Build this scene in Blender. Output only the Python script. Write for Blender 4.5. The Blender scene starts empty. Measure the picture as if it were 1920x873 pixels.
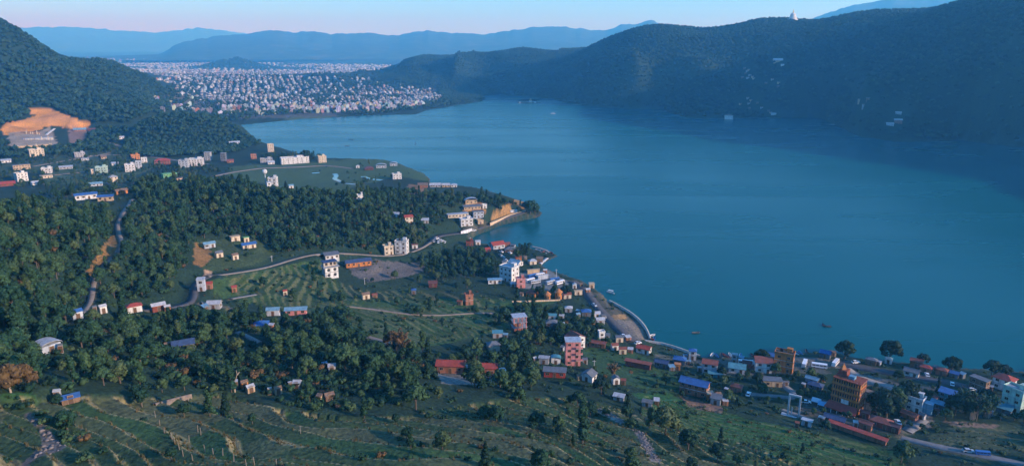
# ------------------------------------------------------------------ buildings, one by one: label, u, v of the front foot, width (photo px), storeys, roof, wall, roof colour
HOUSES = [
 # upper valley behind the wood
 ('cream three-storey house below the orange earth cutting', 69,293,26,3,'flat','cream','pale',8,.6,{}),
 ('plain grey two-storey block alone in the upper fields', 150,295,19,2,'flat','grey','grey',5,.6,{}),
 ('tiny tan hut on the grass between the grey block and the orange house', 195,298,10,1,'gable','tan','brown',0,.8,{}),
 ('small bright orange two-storey house beside the valley track', 254,299,16,2,'flat','orange','tan',8,.7,{}),
 ('square white three-storey house at the edge of the wooded ridge', 245,322,18,3,'flat','white','pale',-5,.8,{}),
 ('narrow pale blue house behind the square white house', 261,316,11,3,'flat','pale','ltblue',-5,.8,{}),
 ('long red two-storey house with red roof behind the wooded ridge', 305,309,29,2,'hip','redbrown','red',-8,.5,{}),
 ('white and dark three-storey house next to the long red house', 346,314,18,3,'flat','pale','dark',-15,.8,{}),
 ('wide white three-storey house below the knoll', 369,311,27,3,'flat','white','pale',-12,.6,{}),
 ('bare grey concrete tower house at the foot of the knoll', 391,301,12,4,'slab','grey','grey',-20,.8,{}),
 ('dark grey tower house, second of two at the knoll', 420,303,10,4,'slab','slate','grey',-20,.8,{}),
 ('low reddish hut beside the dark grey tower house', 432,305,13,1,'gable','brick','redbrown',0,.7,{}),
 ('long white house standing clear on the knoll top by the lake', 440,274,20,2,'gable','white','pale',5,.5,{}),
 ('small brick-red house where the knoll meets the delta', 476,298,11,2,'flat','brick','tan',0,.8,{}),
 ('lime green two-storey house among trees on the ridge', 318,335,27,2,'slab','green','green',15,.6,{'band':'green'}),
 ('tan annex with a flat brown roof below the lime green house', 337,339,15,1,'slab','tan','brown',15,.8,{}),
 ('small cream two-storey house joined to the mint house', 177,327,12,2,'flat','cream','tan',10,.8,{}),
 ('mint green and white three-storey house in the upper fields', 192,327,20,3,'flat','mint','white',-15,.7,{}),
 ('small cream house at the end of the field track', 213,341,15,2,'hip','cream','grey',10,.8,{}),
 ('long beige two-storey house with a dark flat roof', 41,318,30,2,'slab','tan','slate',5,.45,{}),
 ('white three-storey house with lit end wall by the field track', 41,340,20,3,'flat','white','tan',18,.8,{}),
 ('low wide shed with a red tin roof at the valley edge', 14,349,28,1,'gable','redbrown','red',0,.5,{}),
 ('white two-storey house with a flat roof in the upper valley', 89,325,18,2,'flat','white','pale',-10,.8,{}),
 ('low cream bungalow in front of the flat-roofed white house', 87,334,21,1,'slab','cream','tan',10,.6,{}),
 ('tiny white cottage beside the red tin shed', 66,347,13,1,'gable','white','pale',20,.8,{}),
 ('long low grey shed on the upper meadow', 124,317,24,1,'shed','grey','tin',0,.3,{}),
 ('long blue-grey tin shed hidden behind the blue-roofed school', 180,349,25,1,'gable','pale','ltblue',0,.4,{}),
 ('white school hall with a bright blue gable roof on the ridge', 162,374,40,1,'gable','white','blue',6,.28,{'sh':3.6}),
 ('beige school block with blue roof and a row of windows', 199,377,28,1,'gable','tan','blue',-14,.35,{'sh':3.4}),
 ('rust-brown shed with a lit orange end near the road head', 228,364,22,1,'gable','orange','brown',20,.4,{}),
 ('tiny white cabin on the slope above the valley track', 228,261,10,1,'gable','white','tin',0,.7,{}),
 ('low white shed at the edge of the upper valley', 12,305,17,1,'shed','white','tin',0,.5,{}),
 ('blue-roofed work sheds beside the red earth of the cutting', 150,246,22,1,'gable','brick','ltblue',0,.5,{}),
 ('small dark shed with a red roof in the cutting yard', 172,246,14,1,'gable','maroon','maroon',0,.6,{}),
 ('white hut with blue roof beside the long red house', 271,305,11,2,'flat','white','ltblue',0,.8,{}),
 ('low pale shed in the meadow below the orange house', 216,310,12,1,'shed','white','tin',0,.6,{}),
 ('low concrete plinth building near the plain grey block', 160,301,14,1,'slab','pale','pale',0,.4,{}),
 # delta shore
 ('cream temple-like tower on the delta shore', 508,285,12,4,'flat','cream','tan',5,.9,{}),
 ('long white lakeside hotel with a lit facade on the delta', 553,307,56,3,'flat','white','pale',10,.3,{'sh':2.8}),
 ('square cream three-storey house at the end of the hotel row', 604,305,16,3,'flat','cream','tan',12,.8,{}),
 ('grey two-storey house with flat roof behind the delta road', 500,306,24,2,'flat','grey','grey',0,.5,{}),
 ('small white gabled house next to the long lakeside hotel', 508,308,13,1,'gable','white','pale',10,.8,{}),
 ('white three-storey house standing on the wooded crest by the delta', 513,353,17,3,'flat','white','pale',-15,.8,{'tank':True}),
 ('narrow white annex on the crest beside the three-storey house', 505,355,8,2,'slab','white','pale',10,.9,{}),
 ('tiny white hut with blue tarp on the far edge of the wood', 546,353,9,1,'gable','white','ltblue',10,.8,{}),
 ('dark red thatched hut in the middle of the delta', 692,319,18,1,'hip','maroon','maroon',0,.6,{}),
 ('little white shrine hut on the delta beside the thatched hut', 671,315,7,1,'gablef','white','pale',0,.8,{}),
 ('long pale greenhouse shed on the delta', 715,315,21,1,'barrel','pale','pale',0,.4,{}),
 ('small grey greenhouse shed near the delta shore', 738,311,15,1,'barrel','pale','tin',0,.5,{}),
 ('white and grey house among trees where the spur meets the delta', 744,336,18,2,'flat','white','grey',10,.7,{}),
 ('brown shack beside the bare earth on the spur crest', 793,352,20,1,'shed','brick','brown',0,.6,{}),
 ('grey-roofed lodge on the lake side of the spur crest', 816,351,22,1,'gable','grey','tin',0,.5,{}),
 ('tan-roofed lodge between the grey lodge and the white pavilion', 836,351,16,1,'gable','tan','tin',0,.6,{}),
 ('small white pavilion at the lake side of the spur crest', 851,351,13,1,'hip','white','pale',0,.7,{}),
 ('white lookout house with a mast alone in the spur wood', 676,375,18,1,'flat','white','pale',10,.7,{'sh':3.6}),
 # the spur resort
 ('red-roofed cream house low in the spur wood', 766,420,17,2,'gable','cream','red',15,.7,{}),
 ('pale grey house behind the red-roofed house in the spur wood', 745,408,16,1,'gable','pale','tin',-20,.7,{}),
 ('grey tin roof sunk among trees above the junction', 797,419,15,1,'shed','grey','tin',0,.6,{}),
 ('long pavilion with white curved roof on the resort cutting', 883,383,25,1,'barrel','tan','pale',15,.35,{}),
 ('long blue-grey roofed terrace house in the resort', 885,394,36,1,'shed','tan','slate',15,.25,{}),
 ('long white-roofed lodge across the middle of the resort', 858,409,44,1,'slab','cream','pale',15,.3,{}),
 ('white two-storey resort building above the lake road', 874,424,26,2,'flat','white','pale',15,.6,{}),
 ('small white villa on the upper resort drive', 908,391,9,1,'flat','white','pale',20,.8,{}),
 ('blue-grey guest house with terraces in the resort', 896,410,22,2,'slab','pale','slate',15,.6,{}),
 ('tan stepped cottage at the corner of the resort', 900,420,12,1,'flat','tan','tan',20,.8,{}),
 # bay and middle valley
 ('cream two-storey house beside the junction road', 728,478,19,2,'flat','cream','tan',15,.8,{}),
 ('white three-storey house with dark openings by the junction road', 754,476,25,3,'flat','white','dark',-18,.7,{'tank':True}),
 ('low white shelter with red trim at the junction bend', 778,466,12,1,'slab','white','redbrown',0,.6,{}),
 ('large red gabled boathouse at the bay', 932,467,27,1,'gable','pale','red',28,.7,{'sh':3.8}),
 ('small red-roofed kiosk beside the bay boathouse', 914,474,11,1,'gable','redbrown','red',20,.9,{}),
 ('red and grey house with a scaffold mast at the bay corner', 881,461,15,1,'flat','redbrown','redbrown',0,.7,{}),
 ('small white cafe at the corner of the bay', 896,459,10,1,'gable','white','pale',10,.8,{}),
 ('dark-roofed restaurant behind the bamboo by the bay', 957,474,22,1,'hip','brown','slate',0,.7,{}),
 ('little red-roofed hut near the shore promenade of the bay', 951,463,11,1,'gable','brick','redbrown',10,.8,{}),
 ('orange hut between the parked cars and the bamboo', 972,490,12,1,'gable','orange','redbrown',10,.8,{}),
 ('white house with light blue tin roofs by the car park', 967,500,24,1,'gable','white','ltblue',-35,.8,{}),
 ('white hip-roofed cottage on the lakefront lawn', 998,496,15,1,'hip','cream','pale',20,.8,{}),
 ('brown lakeside shack on the little headland', 1012,492,13,1,'shed','brown','brown',0,.7,{}),
 ('tall white lakeside hotel with a blue roof and brilliant end wall', 955,528,32,3,'flat','white','ltblue',-38,.8,{'sh':3.3,'win':2,'band':'white'}),
 ('low long shed with a light blue roof below the white hotel', 928,532,28,1,'shed','white','ltblue',5,.22,{}),
 ('pink-trimmed two-storey annex below the white hotel', 976,540,18,2,'flat','pink','grey',10,.7,{}),
 ('long open bus shelter with a white roof in the bus park', 1018,524,22,1,'slab','pale','white',20,.2,{'win':0}),
 ('tan boundary building along the back of the bus park', 1000,513,26,1,'slab','tan','tan',18,.15,{'win':0}),
 ('rust-red cottage with hipped roof, upper end of the cottage row', 998,557,20,1,'hip','orange','redbrown',-25,.9,{}),
 ('cream bungalow with red roof ending the cottage row', 1063,560,16,1,'gable','cream','redbrown',15,.6,{}),
 ('small white kiosk at the lakeside walk near the round cottages', 1077,541,8,1,'gablef','white','pale',10,.9,{}),
 ('low cream wall house by the lakeside road bend', 1084,553,16,1,'slab','cream','tan',15,.3,{}),
 ('small tan ticket hut on the shore beside the lake road', 1109,540,11,1,'shed','tan','tan',15,.6,{}),
 ('dark maroon cottage alone in the middle terraces', 812,539,17,1,'gable','maroon','maroon',0,.8,{}),
 ('red-brown house with white door bay in the middle terraces', 879,572,16,2,'flat','brick','redbrown',15,.8,{}),
 # left wood and road
 ('long blue tin-roofed shed on the orange clearing', 393,465,22,1,'gable','pale','ltblue',14,.45,{}),
 ('long shed with a bright blue roof at the clearing end', 467,466,27,1,'gable','cream','blue',14,.4,{}),
 ('cream bungalow lit by the sun at the top of the clearing', 441,452,18,1,'slab','cream','tan',15,.6,{}),
 ('small yellow hut beside the lit bungalow on the clearing', 462,454,10,1,'slab','cream','green',15,.8,{}),
 ('small cream cottage with dark roof in the clearing middle', 411,483,14,1,'gable','cream','slate',20,.8,{}),
 ('cream cottage at the lower edge of the clearing', 441,487,12,1,'gable','cream','brown',20,.8,{}),
 ('grey tin-sided house at the road junction', 379,546,15,2,'shed','pale','tin',-15,.7,{}),
 ('red-roofed house beside the grey tin house at the junction', 393,542,13,1,'gable','brick','red',-10,.8,{}),
 ('small bright red hut above the concrete path', 440,548,10,1,'gable','brick','red',0,.8,{}),
 ('white cottage with a wide rusty red roof by the lower road', 253,586,27,1,'hip','white','red',6,.6,{}),
 ('grey tin-roofed house by the lower road', 298,584,25,1,'gable','redbrown','tin',10,.5,{}),
 ('small white hut under trees near the lower road', 194,588,13,1,'gable','white','tin',15,.8,{}),
 ('shed under a bright blue tarpaulin at the foot of the dirt road', 146,600,19,1,'gable','pale','blue',15,.7,{}),
 ('big silver domed tin roof at the forest edge', 92,664,38,1,'barrel','pale','tin',25,.8,{'sh':2.6}),
 ('dark blue tin-roofed barn in the shaded hollow', 345,657,40,1,'gable','slate','navy',0,.55,{'sh':2.4}),
 ('pair of grey tin roofs beside the concrete path', 403,580,26,1,'gable','grey','tin',-20,.6,{}),
 ('short light blue tin roof under the trees', 513,592,25,1,'gable','pale','ltblue',-12,.5,{}),
 ('long light blue tin roof with a pink end wall under the trees', 556,591,42,1,'gable','pink','ltblue',-10,.3,{}),
 ('hut under a vivid blue roof among dark trees', 491,618,28,1,'hip','slate','blue',-6,.8,{'sh':2.2}),
 ('grey-roofed house with lit white end wall above the school yard', 622,486,28,1,'shed','white','slate',12,.5,{}),
 ('long orange school building with a dark blue roof beside the gravel yard', 672,500,52,1,'gable','orange','navy',10,.3,{'sh':3.6}),
 ('small cream cottage with brown roof on the open terraces', 686,561,15,1,'gable','cream','brown',15,.7,{}),
 ('tiny red-topped hut on the upper terraces', 535,555,8,1,'gable','cream','red',10,.8,{}),
 ('small shelter with a blue tarp in the middle terraces', 776,552,10,1,'hip','slate','blue',0,.9,{}),
 # lower middle
 ('long hall with a bright red gable roof and paved yard', 846,700,56,1,'gable','brick','red',-10,.42,{'sh':3.6}),
 ('red gabled house next to the long red hall', 915,704,38,1,'gable','brick','red',-6,.55,{'sh':3.6}),
 ('cream house with dark windows under a grey hipped roof', 925,662,24,1,'hip','cream','slate',15,.8,{'sh':4.2}),
 ('low light blue roof beside the brick frame building', 933,634,20,1,'shed','grey','teal',0,.5,{}),
 ('pink four-storey tower house with balconies', 1073,686,31,4,'slab','pink','pale',6,.8,{'band':'pink','sh':3.1}),
 ('red gabled house with lit white gable behind the pink tower', 1078,655,28,2,'gable','white','redbrown',-50,1.1,{}),
 ('low shed with a rounded blue roof beside the pink tower', 1042,683,19,1,'barrel','white','teal',0,.7,{}),
 ('grey concrete outbuilding beside the blue rounded shed', 1020,683,20,1,'slab','grey','grey',-8,.6,{}),
 ('dark tin-roofed house hidden in trees above the pink tower', 1034,614,22,1,'hip','slate','slate',0,.7,{}),
 ('small blue-roofed hut behind the dark tin-roofed house', 1036,600,16,1,'gable','white','teal',-5,.6,{}),
 ('grey hip-roofed house near the lake road trees', 1066,586,15,1,'hip','grey','tin',0,.8,{}),
 ('blue-roofed lakeside restaurant by the road', 1099,593,19,1,'hip','slate','blue',5,.8,{}),
 ('small white house beside the blue-roofed restaurant', 1119,596,13,1,'gable','white','tin',15,.8,{}),
 ('grey gabled house next to the lake road car park', 1125,608,17,1,'gable','grey','tin',15,.7,{}),
 ('white cubic two-storey house above the dull red shed', 1127,640,12,2,'flat','white','white',20,.8,{'sh':2.6}),
 ('low cream shelter by the lake road end', 1161,642,15,1,'shed','cream','slate',15,.5,{}),
 ('long dull red shed stepping down toward the lake road', 1120,652,34,1,'gable','brick','redbrown',-14,.3,{}),
 ('white gabled cottage below the dull red shed', 1152,657,14,1,'gable','white','redbrown',20,.8,{}),
 ('tan cottage with lit yellow wall below the white gabled cottage', 1167,664,15,1,'gable','cream','redbrown',10,.7,{}),
 ('house with a bright red roof at the corner of the lake wall', 1207,663,27,1,'gable','white','red',-18,.6,{}),
 ('long low red tiled roof on the slope below the lake wall', 1196,690,52,1,'shed','redbrown','redbrown',-14,.14,{'win':0}),
 ('long grey shed roof with a red front below the pink tower', 1040,708,44,1,'shed','red','slate',-4,.3,{}),
 ('grey and white shed ending the long grey roof', 1104,716,26,1,'gablef','white','slate',-25,.9,{}),
 ('white gabled house behind the round dark tree', 1154,721,14,1,'gablef','white','slate',20,.9,{}),
 # lakeside village
 ('two-storey house with a large bright blue roof on the field slope', 1301,742,56,2,'gable','brick','blue',-14,.45,{'sh':2.9,'band':'pale'}),
 ('small grey house with white edge below the blue-roofed house', 1342,759,20,1,'shed','grey','slate',-10,.8,{}),
 ('orange lean-to at the end of the blue-roofed house', 1330,750,13,1,'shed','orange','tan',20,.8,{}),
 ('white house with a wide red roof in the lakeside village', 1330,700,29,2,'gable','pale','redbrown',-3,.7,{'sh':2.8}),
 ('white house under a steel blue roof between two red roofs', 1381,700,32,1,'gable','white','teal',0,.7,{}),
 ('white house with a bright front under a red-brown roof', 1430,699,33,2,'shed','white','redbrown',10,.6,{'sh':2.8}),
 ('orange three-storey hotel with a flat roof near the village shore', 1468,698,37,3,'flat','orange','brown',-6,.6,{'sh':3.2,'tank':True}),
 ('long grey flat-roofed house with a sunlit tan front', 1446,725,38,1,'slab','tan','slate',14,.5,{}),
 ('small dark red-roofed house above the village path', 1380,736,22,1,'hip','brick','redbrown',-10,.7,{}),
 ('tall blue-roofed house touching the lake wall', 1298,675,15,2,'hip','white','blue',0,.9,{'sh':2.6}),
 ('wide blue roof inland of the tall blue-roofed house', 1274,684,24,1,'hip','slate','blue',-8,.7,{}),
 ('narrow orange shed between the blue roofs', 1270,694,11,1,'slab','orange','orange',0,.8,{}),
 ('low navy roof at the landward end of the blue roofs', 1240,690,26,1,'gable','slate','navy',-10,.5,{}),
 ('turquoise tin shelter below the white red-roofed house', 1341,708,28,1,'shed','teal','teal',0,.3,{'sh':2.0}),
 ('bright blue boathouse behind the orange hotel at the shore', 1452,678,26,1,'gable','slate','blue',0,.6,{}),
 ('blue-roofed boat shed by the big shore tree', 1547,672,20,1,'gable','slate','blue',-10,.8,{}),
 ('small grey shore hut beside the moored boats', 1376,682,10,2,'slab','grey','grey',0,.8,{'sh':2.5}),
 ('dark red low roof between the steel blue and white houses', 1400,690,18,1,'gable','redbrown','maroon',0,.6,{}),
 ('dark shed with a navy hipped roof beside the village lane', 1528,730,28,1,'hip','slate','navy',-12,.6,{'sh':2.2}),
 ('pale blue tin roof behind the tall orange hotel', 1522,718,24,1,'gable','grey','ltblue',-14,.5,{'sh':2.2}),
 ('white side annex with a brown roof beside the tall orange hotel', 1625,768,18,3,'slab','cream','brown',-10,.8,{'sh':2.7,'win':0}),
 ('small dark red roof in the garden of the tall orange hotel', 1620,785,18,1,'hip','redbrown','redbrown',-8,.7,{}),
 ('navy-roofed dining hall in front of the tall orange hotel', 1564,795,38,1,'gable','slate','navy',-9,.4,{'sh':2.6}),
 ('long narrow orange-red tiled roof along the field edge', 1606,817,112,1,'shed','brick','red',-14,.06,{'sh':2.2,'win':0}),
 ('broad dark red roofed restaurant behind the long tiled roof', 1650,803,38,1,'hip','redbrown','redbrown',-10,.6,{}),
 ('smaller red roof joined to the broad dark red restaurant', 1622,806,24,1,'gable','brick','redbrown',-12,.5,{}),
 ('maroon shed at the lane end of the tiled roof', 1676,812,20,1,'gable','maroon','maroon',-14,.8,{}),
 ('white two-storey house with solar panels and roof tanks', 1713,772,32,2,'flat','white','pale',-14,.7,{'sh':3.0,'tank':True}),
 ('pale blue sheet wall shed beside the solar panel house', 1737,777,18,2,'shed','ltblue','ltblue',-14,.5,{'sh':2.6,'win':0}),
 ('low blue tin roof behind the pale blue shed', 1758,768,26,1,'gable','slate','ltblue',-16,.6,{}),
 ('deep blue tarpaulin-roofed house under the bamboo', 1773,756,28,2,'shed','teal','blue',-12,.6,{'sh':2.5}),
 ('dull red roof below the solar panel house', 1704,786,29,1,'gable','brick','redbrown',-20,.5,{'sh':2.2}),
 ('brown open-fronted shop with an orange end wall on the shore road', 1834,732,32,2,'slab','brown','slate',-24,.5,{'sh':2.8}),
 ('white house with an orange-red hipped roof above the shore road', 1880,732,34,2,'hip','white','red',-18,.8,{'sh':2.9}),
 ('pale green three-storey hotel with a flat roof at the road end', 1898,772,38,3,'flat','mint','grey',-24,.7,{'sh':3.4}),
 ('blue-roofed lean-to below the pale green hotel', 1882,775,26,1,'shed','slate','teal',-10,.7,{'sh':2.2}),
 ('red-roofed shore house beside the tall lakeside tree', 1717,689,22,1,'gable','brick','redbrown',-4,.7,{'sh':3.4}),
 ('small bright red roof along the shore road', 1735,699,21,1,'hip','brick','red',-8,.7,{}),
 ('dark roofed white-walled house at the landward side of the shore road', 1708,707,27,1,'gable','white','slate',-8,.6,{}),
 ('pinkish red roof on the shore road, inland of the round tree', 1765,704,20,1,'hip','brick','redbrown',-10,.7,{}),
 ('blue tarp stall on the shore road', 1788,708,16,1,'shed','slate','blue',-10,.6,{'sh':2.2}),
 ('tiny blue shore kiosk between the two tall lakeside trees', 1665,682,13,1,'hip','white','ltblue',-6,.8,{}),
 ('thatched open shelter at the shore near the parked vans', 1632,684,20,1,'hip','brown','slate',-6,.6,{}),
 ('silver box-like hut on the field edge', 1512,799,19,1,'slab','pale','pale',-10,.5,{'sh':2.4}),
 ('light blue-roofed hut below the huge bamboo', 1852,778,16,1,'gable','slate','ltblue',-10,.7,{'sh':2.2}),
 # foreground wood
 ('tilted grey roof of a hut in the foreground thicket', 470,737,15,1,'gable','tan','tin',20,.8,{'sh':2.0}),
 ('small rusty orange hut beside the bare forked tree', 459,728,13,1,'gable','orange','brown',15,.8,{'sh':2.0}),
 ('stone-walled hut with yellow front in the foreground thicket', 522,740,14,1,'gable','tan','brown',10,.8,{'sh':2.0}),
 ('small grey slate-roofed hut in the shaded foreground wood', 558,728,15,1,'gable','grey','tin',-20,.8,{'sh':2.0}),
 ('ruined brown stone hut above the foreground terraces', 618,752,18,1,'gable','brown','brown',15,.7,{'sh':2.0}),
 ('pale slab-roofed hut deep in the shaded wood', 623,697,15,1,'shed','grey','tin',0,.7,{'sh':2.0}),
 ('bright blue tin-roofed hut on the foreground terraces', 134,757,32,1,'gable','brown','blue',0,.55,{'sh':1.6,'found':1}),
 ('low shack with a pale tin roof on the upper dry slope', 1160,752,22,1,'shed','grey','tin',-14,.5,{'sh':2.0}),
 ('grey field hut with a white corner near the round tree', 1213,763,20,1,'shed','grey','slate',-10,.5,{'sh':2.0}),
]
import bpy, bmesh, math, random
import numpy as np
from mathutils import Vector, Matrix

random.seed(7)
rng = np.random.default_rng(7)
sc = bpy.context.scene
COL = sc.collection

# ------------------------------------------------------------------ camera
CAM_H = 160.0            # metres above the lake
FPX = 1297.0             # focal length in photo pixels (photo is 1920 x 873)
PITCH = math.radians(14.7)
cam_data = bpy.data.cameras.new('camera')
cam_data.sensor_width = 36.0
cam_data.lens = 36.0 * FPX / 1920.0
cam_data.clip_start = 1.0
cam_data.clip_end = 90000.0
cam = bpy.data.objects.new('camera', cam_data)
COL.objects.link(cam)
cam.location = (0, 0, CAM_H)
cam.rotation_euler = (math.pi / 2 - PITCH, 0, 0)
sc.camera = cam

# ------------------------------------------------------------------ light
SUN_AZ = math.radians(114)      # clockwise from the view direction
SUN_EL = math.radians(17)
world = bpy.data.worlds.new('World')
sc.world = world
world.use_nodes = True
wn = world.node_tree
bg = wn.nodes['Background']
sky = wn.nodes.new('ShaderNodeTexSky')
sky.sky_type = 'NISHITA'
sky.sun_disc = False
sky.sun_elevation = SUN_EL
sky.sun_rotation = SUN_AZ
sky.altitude = 900
sky.air_density = 1.0
sky.dust_density = 0.3
sky.ozone_density = 7.0
tint = wn.nodes.new('ShaderNodeMix'); tint.data_type = 'RGBA'; tint.blend_type = 'MULTIPLY'; tint.inputs[0].default_value = 1.0
tint.inputs[7].default_value = (.60, .93, 1.12, 1)      # cool evening white balance, the same all over the sky
wn.links.new(sky.outputs[0], tint.inputs[6]); wn.links.new(tint.outputs[2], bg.inputs[0])
bg.inputs[1].default_value = 0.13
sun_data = bpy.data.lights.new('sun', 'SUN')
sun_data.energy = 2.3
sun_data.angle = math.radians(0.6)
sun_data.color = (1.0, 0.97, 0.94)
sun = bpy.data.objects.new('sun', sun_data)
COL.objects.link(sun)
sun_dir = Vector((math.sin(SUN_AZ) * math.cos(SUN_EL), math.cos(SUN_AZ) * math.cos(SUN_EL), math.sin(SUN_EL)))
sun.rotation_euler = sun_dir.to_track_quat('Z', 'Y').to_euler()
sun.location = (300, -300, 800)

sc.view_settings.view_transform = 'Standard'
sc.view_settings.look = 'None'
sc.view_settings.exposure = 1.45
sc.view_settings.gamma = 1.0
sc.view_settings.use_curve_mapping = False
sc.render.engine = 'CYCLES'
cy = sc.cycles
cy.use_denoising = True
cy.max_bounces = 5
cy.diffuse_bounces = 2
cy.glossy_bounces = 2
cy.transmission_bounces = 2
cy.volume_bounces = 2
cy.transparent_max_bounces = 6
cy.caustics_reflective = False
cy.caustics_refractive = False
cy.sample_clamp_indirect = 4.0

# ------------------------------------------------------------------ pixel <-> world
CP, SP = math.cos(PITCH), math.sin(PITCH)
def ray(u, v):
    xr = (u - 960.0) / FPX
    yu = (436.5 - v) / FPX
    return xr, CP + yu * SP, -SP + yu * CP
def az_slope(u, v):
    dx, dy, dz = ray(u, v)
    return math.atan2(dx, dy), dz / math.hypot(dx, dy)
def at_z(u, v, z=0.0):          # point where the sight line reaches height z
    dx, dy, dz = ray(u, v)
    t = (z - CAM_H) / dz
    return dx * t, dy * t, z
def at_d(u, v, d):              # point on the sight line at ground distance d
    dx, dy, dz = ray(u, v)
    t = d / math.hypot(dx, dy)
    return dx * t, dy * t, CAM_H + dz * t
def project(x, y, z):
    dz = z - CAM_H
    depth = y * CP - dz * SP
    up = y * SP + dz * CP
    return 960.0 + FPX * x / depth, 436.5 - FPX * up / depth, depth

# ------------------------------------------------------------------ noise
def _hash(ix, iy, s):
    h = (ix * 374761393 + iy * 668265263 + s * 974634777) & 0xFFFFFFFF
    h = ((h ^ (h >> 13)) * 1274126177) & 0xFFFFFFFF
    return ((h ^ (h >> 16)) & 0xFFFF) / 65535.0
def vnoise(x, y, s=0):
    x = np.asarray(x, float); y = np.asarray(y, float)
    fx = np.floor(x); fy = np.floor(y)
    ix = fx.astype(np.int64); iy = fy.astype(np.int64)
    tx = x - fx; ty = y - fy
    tx = tx * tx * (3 - 2 * tx); ty = ty * ty * (3 - 2 * ty)
    a = _hash(ix, iy, s); b = _hash(ix + 1, iy, s); c = _hash(ix, iy + 1, s); d = _hash(ix + 1, iy + 1, s)
    return (a * (1 - tx) + b * tx) * (1 - ty) + (c * (1 - tx) + d * tx) * ty
def fbm(x, y, s=0, o=4):
    r = 0; a = 0.5; t = 0
    for k in range(o):
        r = r + a * vnoise(x * 2 ** k, y * 2 ** k, s + k * 17); t += a; a *= 0.5
    return r / t - 0.5
def sstep(a, b, x):
    t = np.clip((x - a) / (b - a), 0, 1)
    return t * t * (3 - 2 * t)

# ------------------------------------------------------------------ material helpers
def new_mat(name):
    m = bpy.data.materials.new(name); m.use_nodes = True
    nt = m.node_tree
    return m, nt, nt.nodes['Principled BSDF']
def N(nt, t, **kw):
    n = nt.nodes.new(t)
    for k, v in kw.items(): setattr(n, k, v)
    return n
def ramp(nt, stops):
    r = nt.nodes.new('ShaderNodeValToRGB')
    e = r.color_ramp.elements
    while len(e) < len(stops): e.new(0.5)
    for i, (p, c) in enumerate(stops):
        e[i].position = p; e[i].color = (c[0], c[1], c[2], 1)
    return r
def mixc(nt, a, b, f, mode='MIX'):
    n = nt.nodes.new('ShaderNodeMix'); n.data_type = 'RGBA'; n.blend_type = mode
    for sock, val in ((n.inputs[0], f), (n.inputs[6], a), (n.inputs[7], b)):
        if hasattr(val, 'is_linked') or isinstance(val, bpy.types.NodeSocket): nt.links.new(val, sock)
        elif isinstance(val, (int, float)): sock.default_value = val
        else: sock.default_value = (val[0], val[1], val[2], 1)
    return n.outputs[2]

def tag(o, label=None, cat=None, group=None, kind=None):
    if label: o['label'] = label
    if cat: o['category'] = cat
    if group: o['group'] = group
    if kind: o['kind'] = kind
    return o
def mesh_np(name, verts, quads=None, tris=None):
    me = bpy.data.meshes.new(name)
    verts = np.asarray(verts, np.float32).reshape(-1, 3)
    parts = []; starts = []; tot = 0
    if quads is not None and len(quads):
        q = np.asarray(quads, np.int32).reshape(-1, 4); parts.append(q.ravel()); starts.append(np.arange(len(q)) * 4 + tot); tot += q.size
    if tris is not None and len(tris):
        t = np.asarray(tris, np.int32).reshape(-1, 3); parts.append(t.ravel()); starts.append(np.arange(len(t)) * 3 + tot); tot += t.size
    li = np.concatenate(parts).astype(np.int32); ls = np.concatenate(starts).astype(np.int32)
    me.vertices.add(len(verts)); me.vertices.foreach_set('co', verts.ravel())
    me.loops.add(len(li)); me.loops.foreach_set('vertex_index', li)
    me.polygons.add(len(ls)); me.polygons.foreach_set('loop_start', ls)
    me.update(calc_edges=True); me.validate()
    return me
def link(name, me, mat=None, parent=None):
    if mat is not None and len(me.materials) == 0: me.materials.append(mat)
    o = bpy.data.objects.new(name, me); COL.objects.link(o)
    if parent is not None: o.parent = parent
    return o
def empty(name, loc=(0, 0, 0), rz=0.0):
    o = bpy.data.objects.new(name, None); COL.objects.link(o)
    o.empty_display_size = 1.0
    o.location = loc; o.rotation_euler = (0, 0, rz)
    return o
# ------------------------------------------------------------------ the lake outline (photo pixels at water level)
SHORE = [(440,236),(500,230),(560,224),(620,221),(700,216),(780,215),(800,207),(850,199),(900,191),(912,186),
 (905,180),(930,178),(1000,183),(1040,188),(1090,197),(1150,203),(1240,205),(1262,213),(1290,222),(1360,222),(1440,220),(1540,221),
 (1570,236),(1610,256),(1680,266),(1740,266),(1800,262),(1860,270),(1920,276),(2150,300),(2600,345),
 (3200,420),(3300,800),(2500,735),(2150,712),(1990,700),(1920,697),(1870,692),(1830,691),(1760,688),(1700,680),(1650,676),(1600,670),(1560,658),(1520,660),(1470,666),
 (1400,669),(1340,669),(1310,669),(1275,656),(1240,644),(1217,639),(1212,620),(1200,605),(1185,590),(1160,575),(1140,564),(1130,552),
 (1110,540),(1090,527),(1060,515),(1030,506),(1012,496),(1030,487),(1048,479),(1030,473),(1000,466),(960,459),(935,460),(900,456),(880,449),
 (892,440),(915,432),(940,421),(985,411),(1010,407),(1017,400),(1000,384),(950,367),(920,359),(890,351),(850,346),(806,342),
 (806,334),(795,325),(770,315),(745,305),(720,299),(660,297),(615,296),(560,287),(500,269),(478,262),(460,248)]
LAKE = np.array([at_z(u, v)[:2] for u, v in SHORE])

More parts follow.
